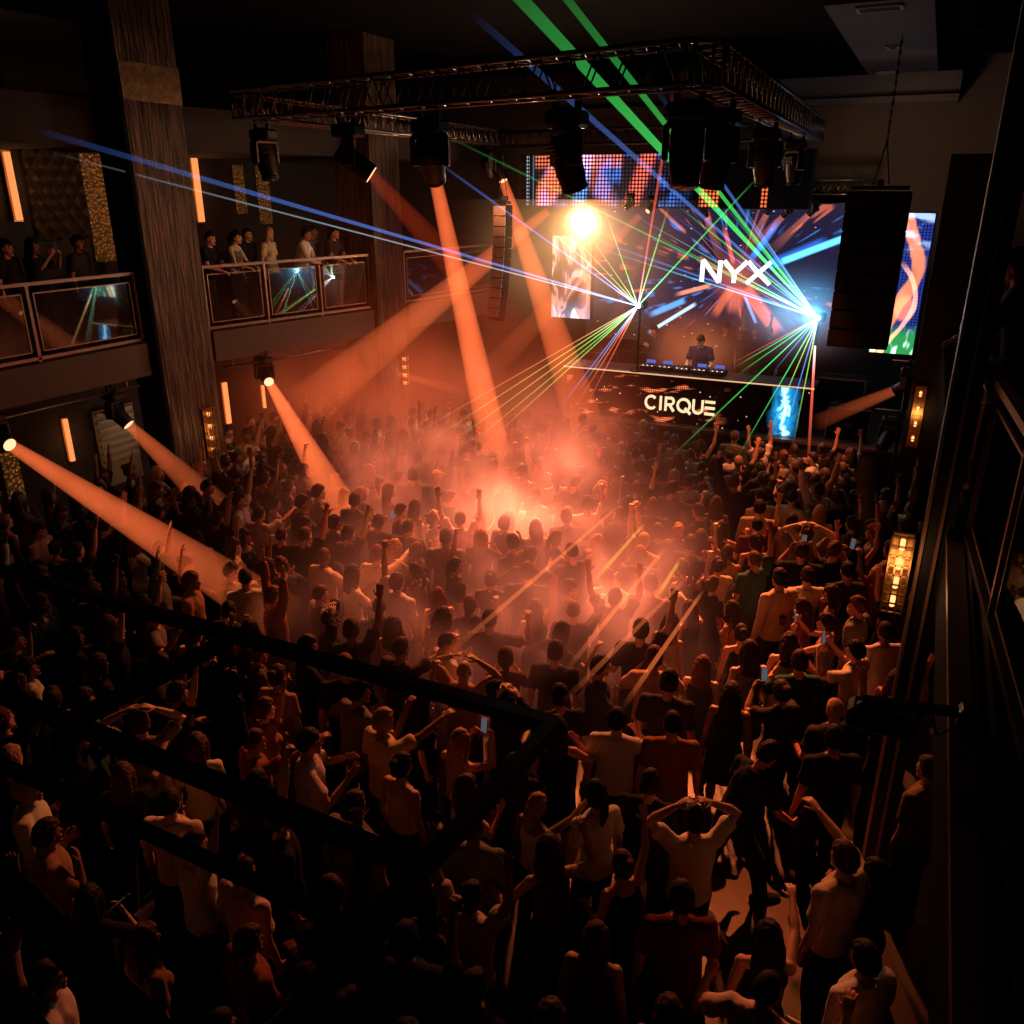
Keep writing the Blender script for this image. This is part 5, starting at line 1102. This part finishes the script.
# performer and the people behind the booth
a = at_y(703, 333, 18.55); add(a[0], 18.55, ZS, pose='decks', female=False, top='tee', tc='navy', hair='short', hc='dark brown', rz=PI, h=(a[2] - ZS) / 1.76, extra='performer in a dark shirt working the decks behind the booth', group='people on the stage')
for k, (px, py, f, po) in enumerate(((727, 318, True, 'drink'), (741, 328, False, 'idle'), (757, 322, True, 'botharm'), (770, 327, False, 'idle'), (655, 326, False, 'clap'))):
    a = at_y(px, py, 19.6 + .25 * (k % 2)); add(a[0], 19.6 + .25 * (k % 2), ZS, pose=po, female=f, rz=PI + (.3 - .2 * k), tc=('black', 'charcoal', 'black', 'black', 'navy')[k], h=min(1.08, (a[2] - ZS) / 1.75), place='behind the booth', group='people on the stage')
# balcony guests
ZB = 3.85
for k, (px, f, po, tc, tp, off) in enumerate(((203, False, 'lean', 'black', 'tee', .45), (229, True, 'lean', 'grey', 'tank', .42), (247, False, 'idle', 'black', 'tee', .75), (268, True, 'idle', 'cream', 'tee', .55), (299, False, 'lean', 'white', 'long', .45), (312, False, 'idle', 'grey', 'tee', .75), (328, False, 'lean', 'charcoal', 'tee', .45), (332, True, 'idle', 'tan', 'tee', .55))):
    A, B = SEC[1]; p = on_line((A[0] - off, A[1]), (B[0] - off, B[1]), px, ZB + 1.5); add(p[0], p[1], ZB, pose=po, female=f, top=tp, tc=tc, rz=-PI / 2 + rng.uniform(.1, .5), h=1.0, place='at the balcony rail', hc='black' if k != 3 else 'blond')
for px, f, po, tc, off in ((6, False, 'idle', 'black', .6), (33, True, 'phone', 'black', .55), (78, False, 'idle', 'charcoal', .7)):
    A, B = SEC[0]; p = on_line((A[0] - off, A[1] - 2), (B[0] - off, B[1]), px, ZB + 1.5); add(p[0], p[1], ZB, pose=po, female=f, tc=tc, rz=-PI / 2 + .4, h=1.0, place='at the first balcony rail')
add(.76, 7.75, 4.12, pose='lean', female=False, top='tee', tc='black', hair='short', hc='black', rz=PI / 2 - .2, extra='dark figure leaning on the steel balcony rail beside the trimmed dark pillar', group='people in the balcony')
print('RIGHT', proj((.66, 6.75, 5.75)))
# what they hold
def held(o, po, f, lab, c, who, where, tp):
    B = person_meshes(po, f)['J']; Mw = Matrix.LocRotScale(o.location, o.rotation_euler.to_quaternion(), o.scale)
    if po == 'phone':
        A = B['R']; g = (np.array(B['R']['grip']) + np.array(B['L']['grip'])) / 2 + np.array([0, .02, .07]); r = empty('phone', Mw @ Vector(g), o.rotation_euler.z); r.rotation_euler = (-.15, 0, o.rotation_euler.z)
        tag(r, f'phone held by the {who} in the {c} {GARM[tp]} {where}', 'phone', 'phones held up in the crowd'); link_mesh('body', PH[0], parent=r); link_mesh('display', PH[1], parent=r)
    elif po == 'drink':
        A = B['R']; r = empty('drinking_glass', Mw @ Vector(A['grip'] - np.array([0, 0, .05])), 0); tag(r, f'glass held by the {who} in the {c} {GARM[tp]} {where}', 'glass', 'drinks held in the crowd'); link_mesh('tumbler', GLS[0], parent=r); link_mesh('drink', GLS[1], parent=r)
PH = [MB().box((0, 0, 0), (.075, .009, .155), bev=.003).mesh('body'), MB().box((0, -.006, 0), (.068, .002, .145)).mesh('display')]; PH[0].materials.append(M_PLASTIC); PH[1].materials.append(M_PHONE)
GLS = [MB().tube([(0, 0, 0), (0, 0, .004), (0, 0, .11)], [.030, .031, .037], n=16).mesh('tumbler'), MB().tube([(0, 0, .006), (0, 0, .07)], [.027, .031], n=14).mesh('drink')]; GLS[0].materials.append(M_GLASS); GLS[1].materials.append(mat('amber_drink', (.4, .16, .04), .2))
for t in people: held(*t)

# ---------------------------------------------------------------- wash and fill lamps added for crowd, stage, walls and rail, no fittings
OR = (1, .19, .045)
for (a, ty, b, e, s) in (((500, 150), 16.5, (520, 540), 9000, 30), ((640, 150), 17.5, (620, 570), 7000, 30), ((760, 150), 16.0, (760, 600), 5200, 34), ((400, 150), 15.0, (380, 560), 4200, 36), ((560, 130), 14.0, (330, 640), 2400, 40), ((700, 130), 15.0, (690, 640), 4500, 30), ((780, 140), 15, (800, 480), 2200, 40)):
    spot(at_y(*a, ty), at_z(*b, 1.2), e, OR, s, .9, .12)
spot((-1.6, 10.5, 7.0), at_z(768, 900, 0), 2200, (1, .16, .04), 11, .4, .03)
spot(at_y(640, 130, 15.5), at_z(640, 770, 1.0), 2600, OR, 30, .9, .15); spot(at_y(560, 130, 15.5), at_z(330, 760, 1.0), 2300, OR, 30, .9, .15); spot(at_y(700, 130, 15.5), at_z(860, 850, 1.0), 2200, OR, 26, .9, .15)
spot((-5.2, 17.0, 5.6), (-4.3, 18.6, 2.8), 420, (1, .55, .32), 40, .8); point((-1.2, 17.4, 5.2), 25, (.2, .55, 1), .3)
spot((-5, 14, 6.8), (-12.2, 12.5, 5.0), 420, (1, .42, .18), 60, .9, .2); spot((-5, 12, 6.8), (-12.2, 9.0, 5.0), 220, (1, .38, .15), 50, .9, .2)
spot((-1.2, 17.2, 6.4), (-1.2, 20, 8.7), 45, (1, .6, .4), 80, .9, .2); spot((-1.6, 18.6, 5.6), (-.6, 22.9, 7.0), 170, (1, .50, .26), 70, .9, .2); spot((-2.5, 8.0, 7.0), (.6, 5.8, 5.0), 45, (1, .55, .45), 30, .8, .1)
spot((-8, 16, 6.5), (-9.5, 23, 4.5), 260, (1, .32, .12), 70, .9, .2)
spot((-4, 12, 6.5), (.7, 6.5, 3.2), 120, (1, .45, .25), 40, .9, .2)
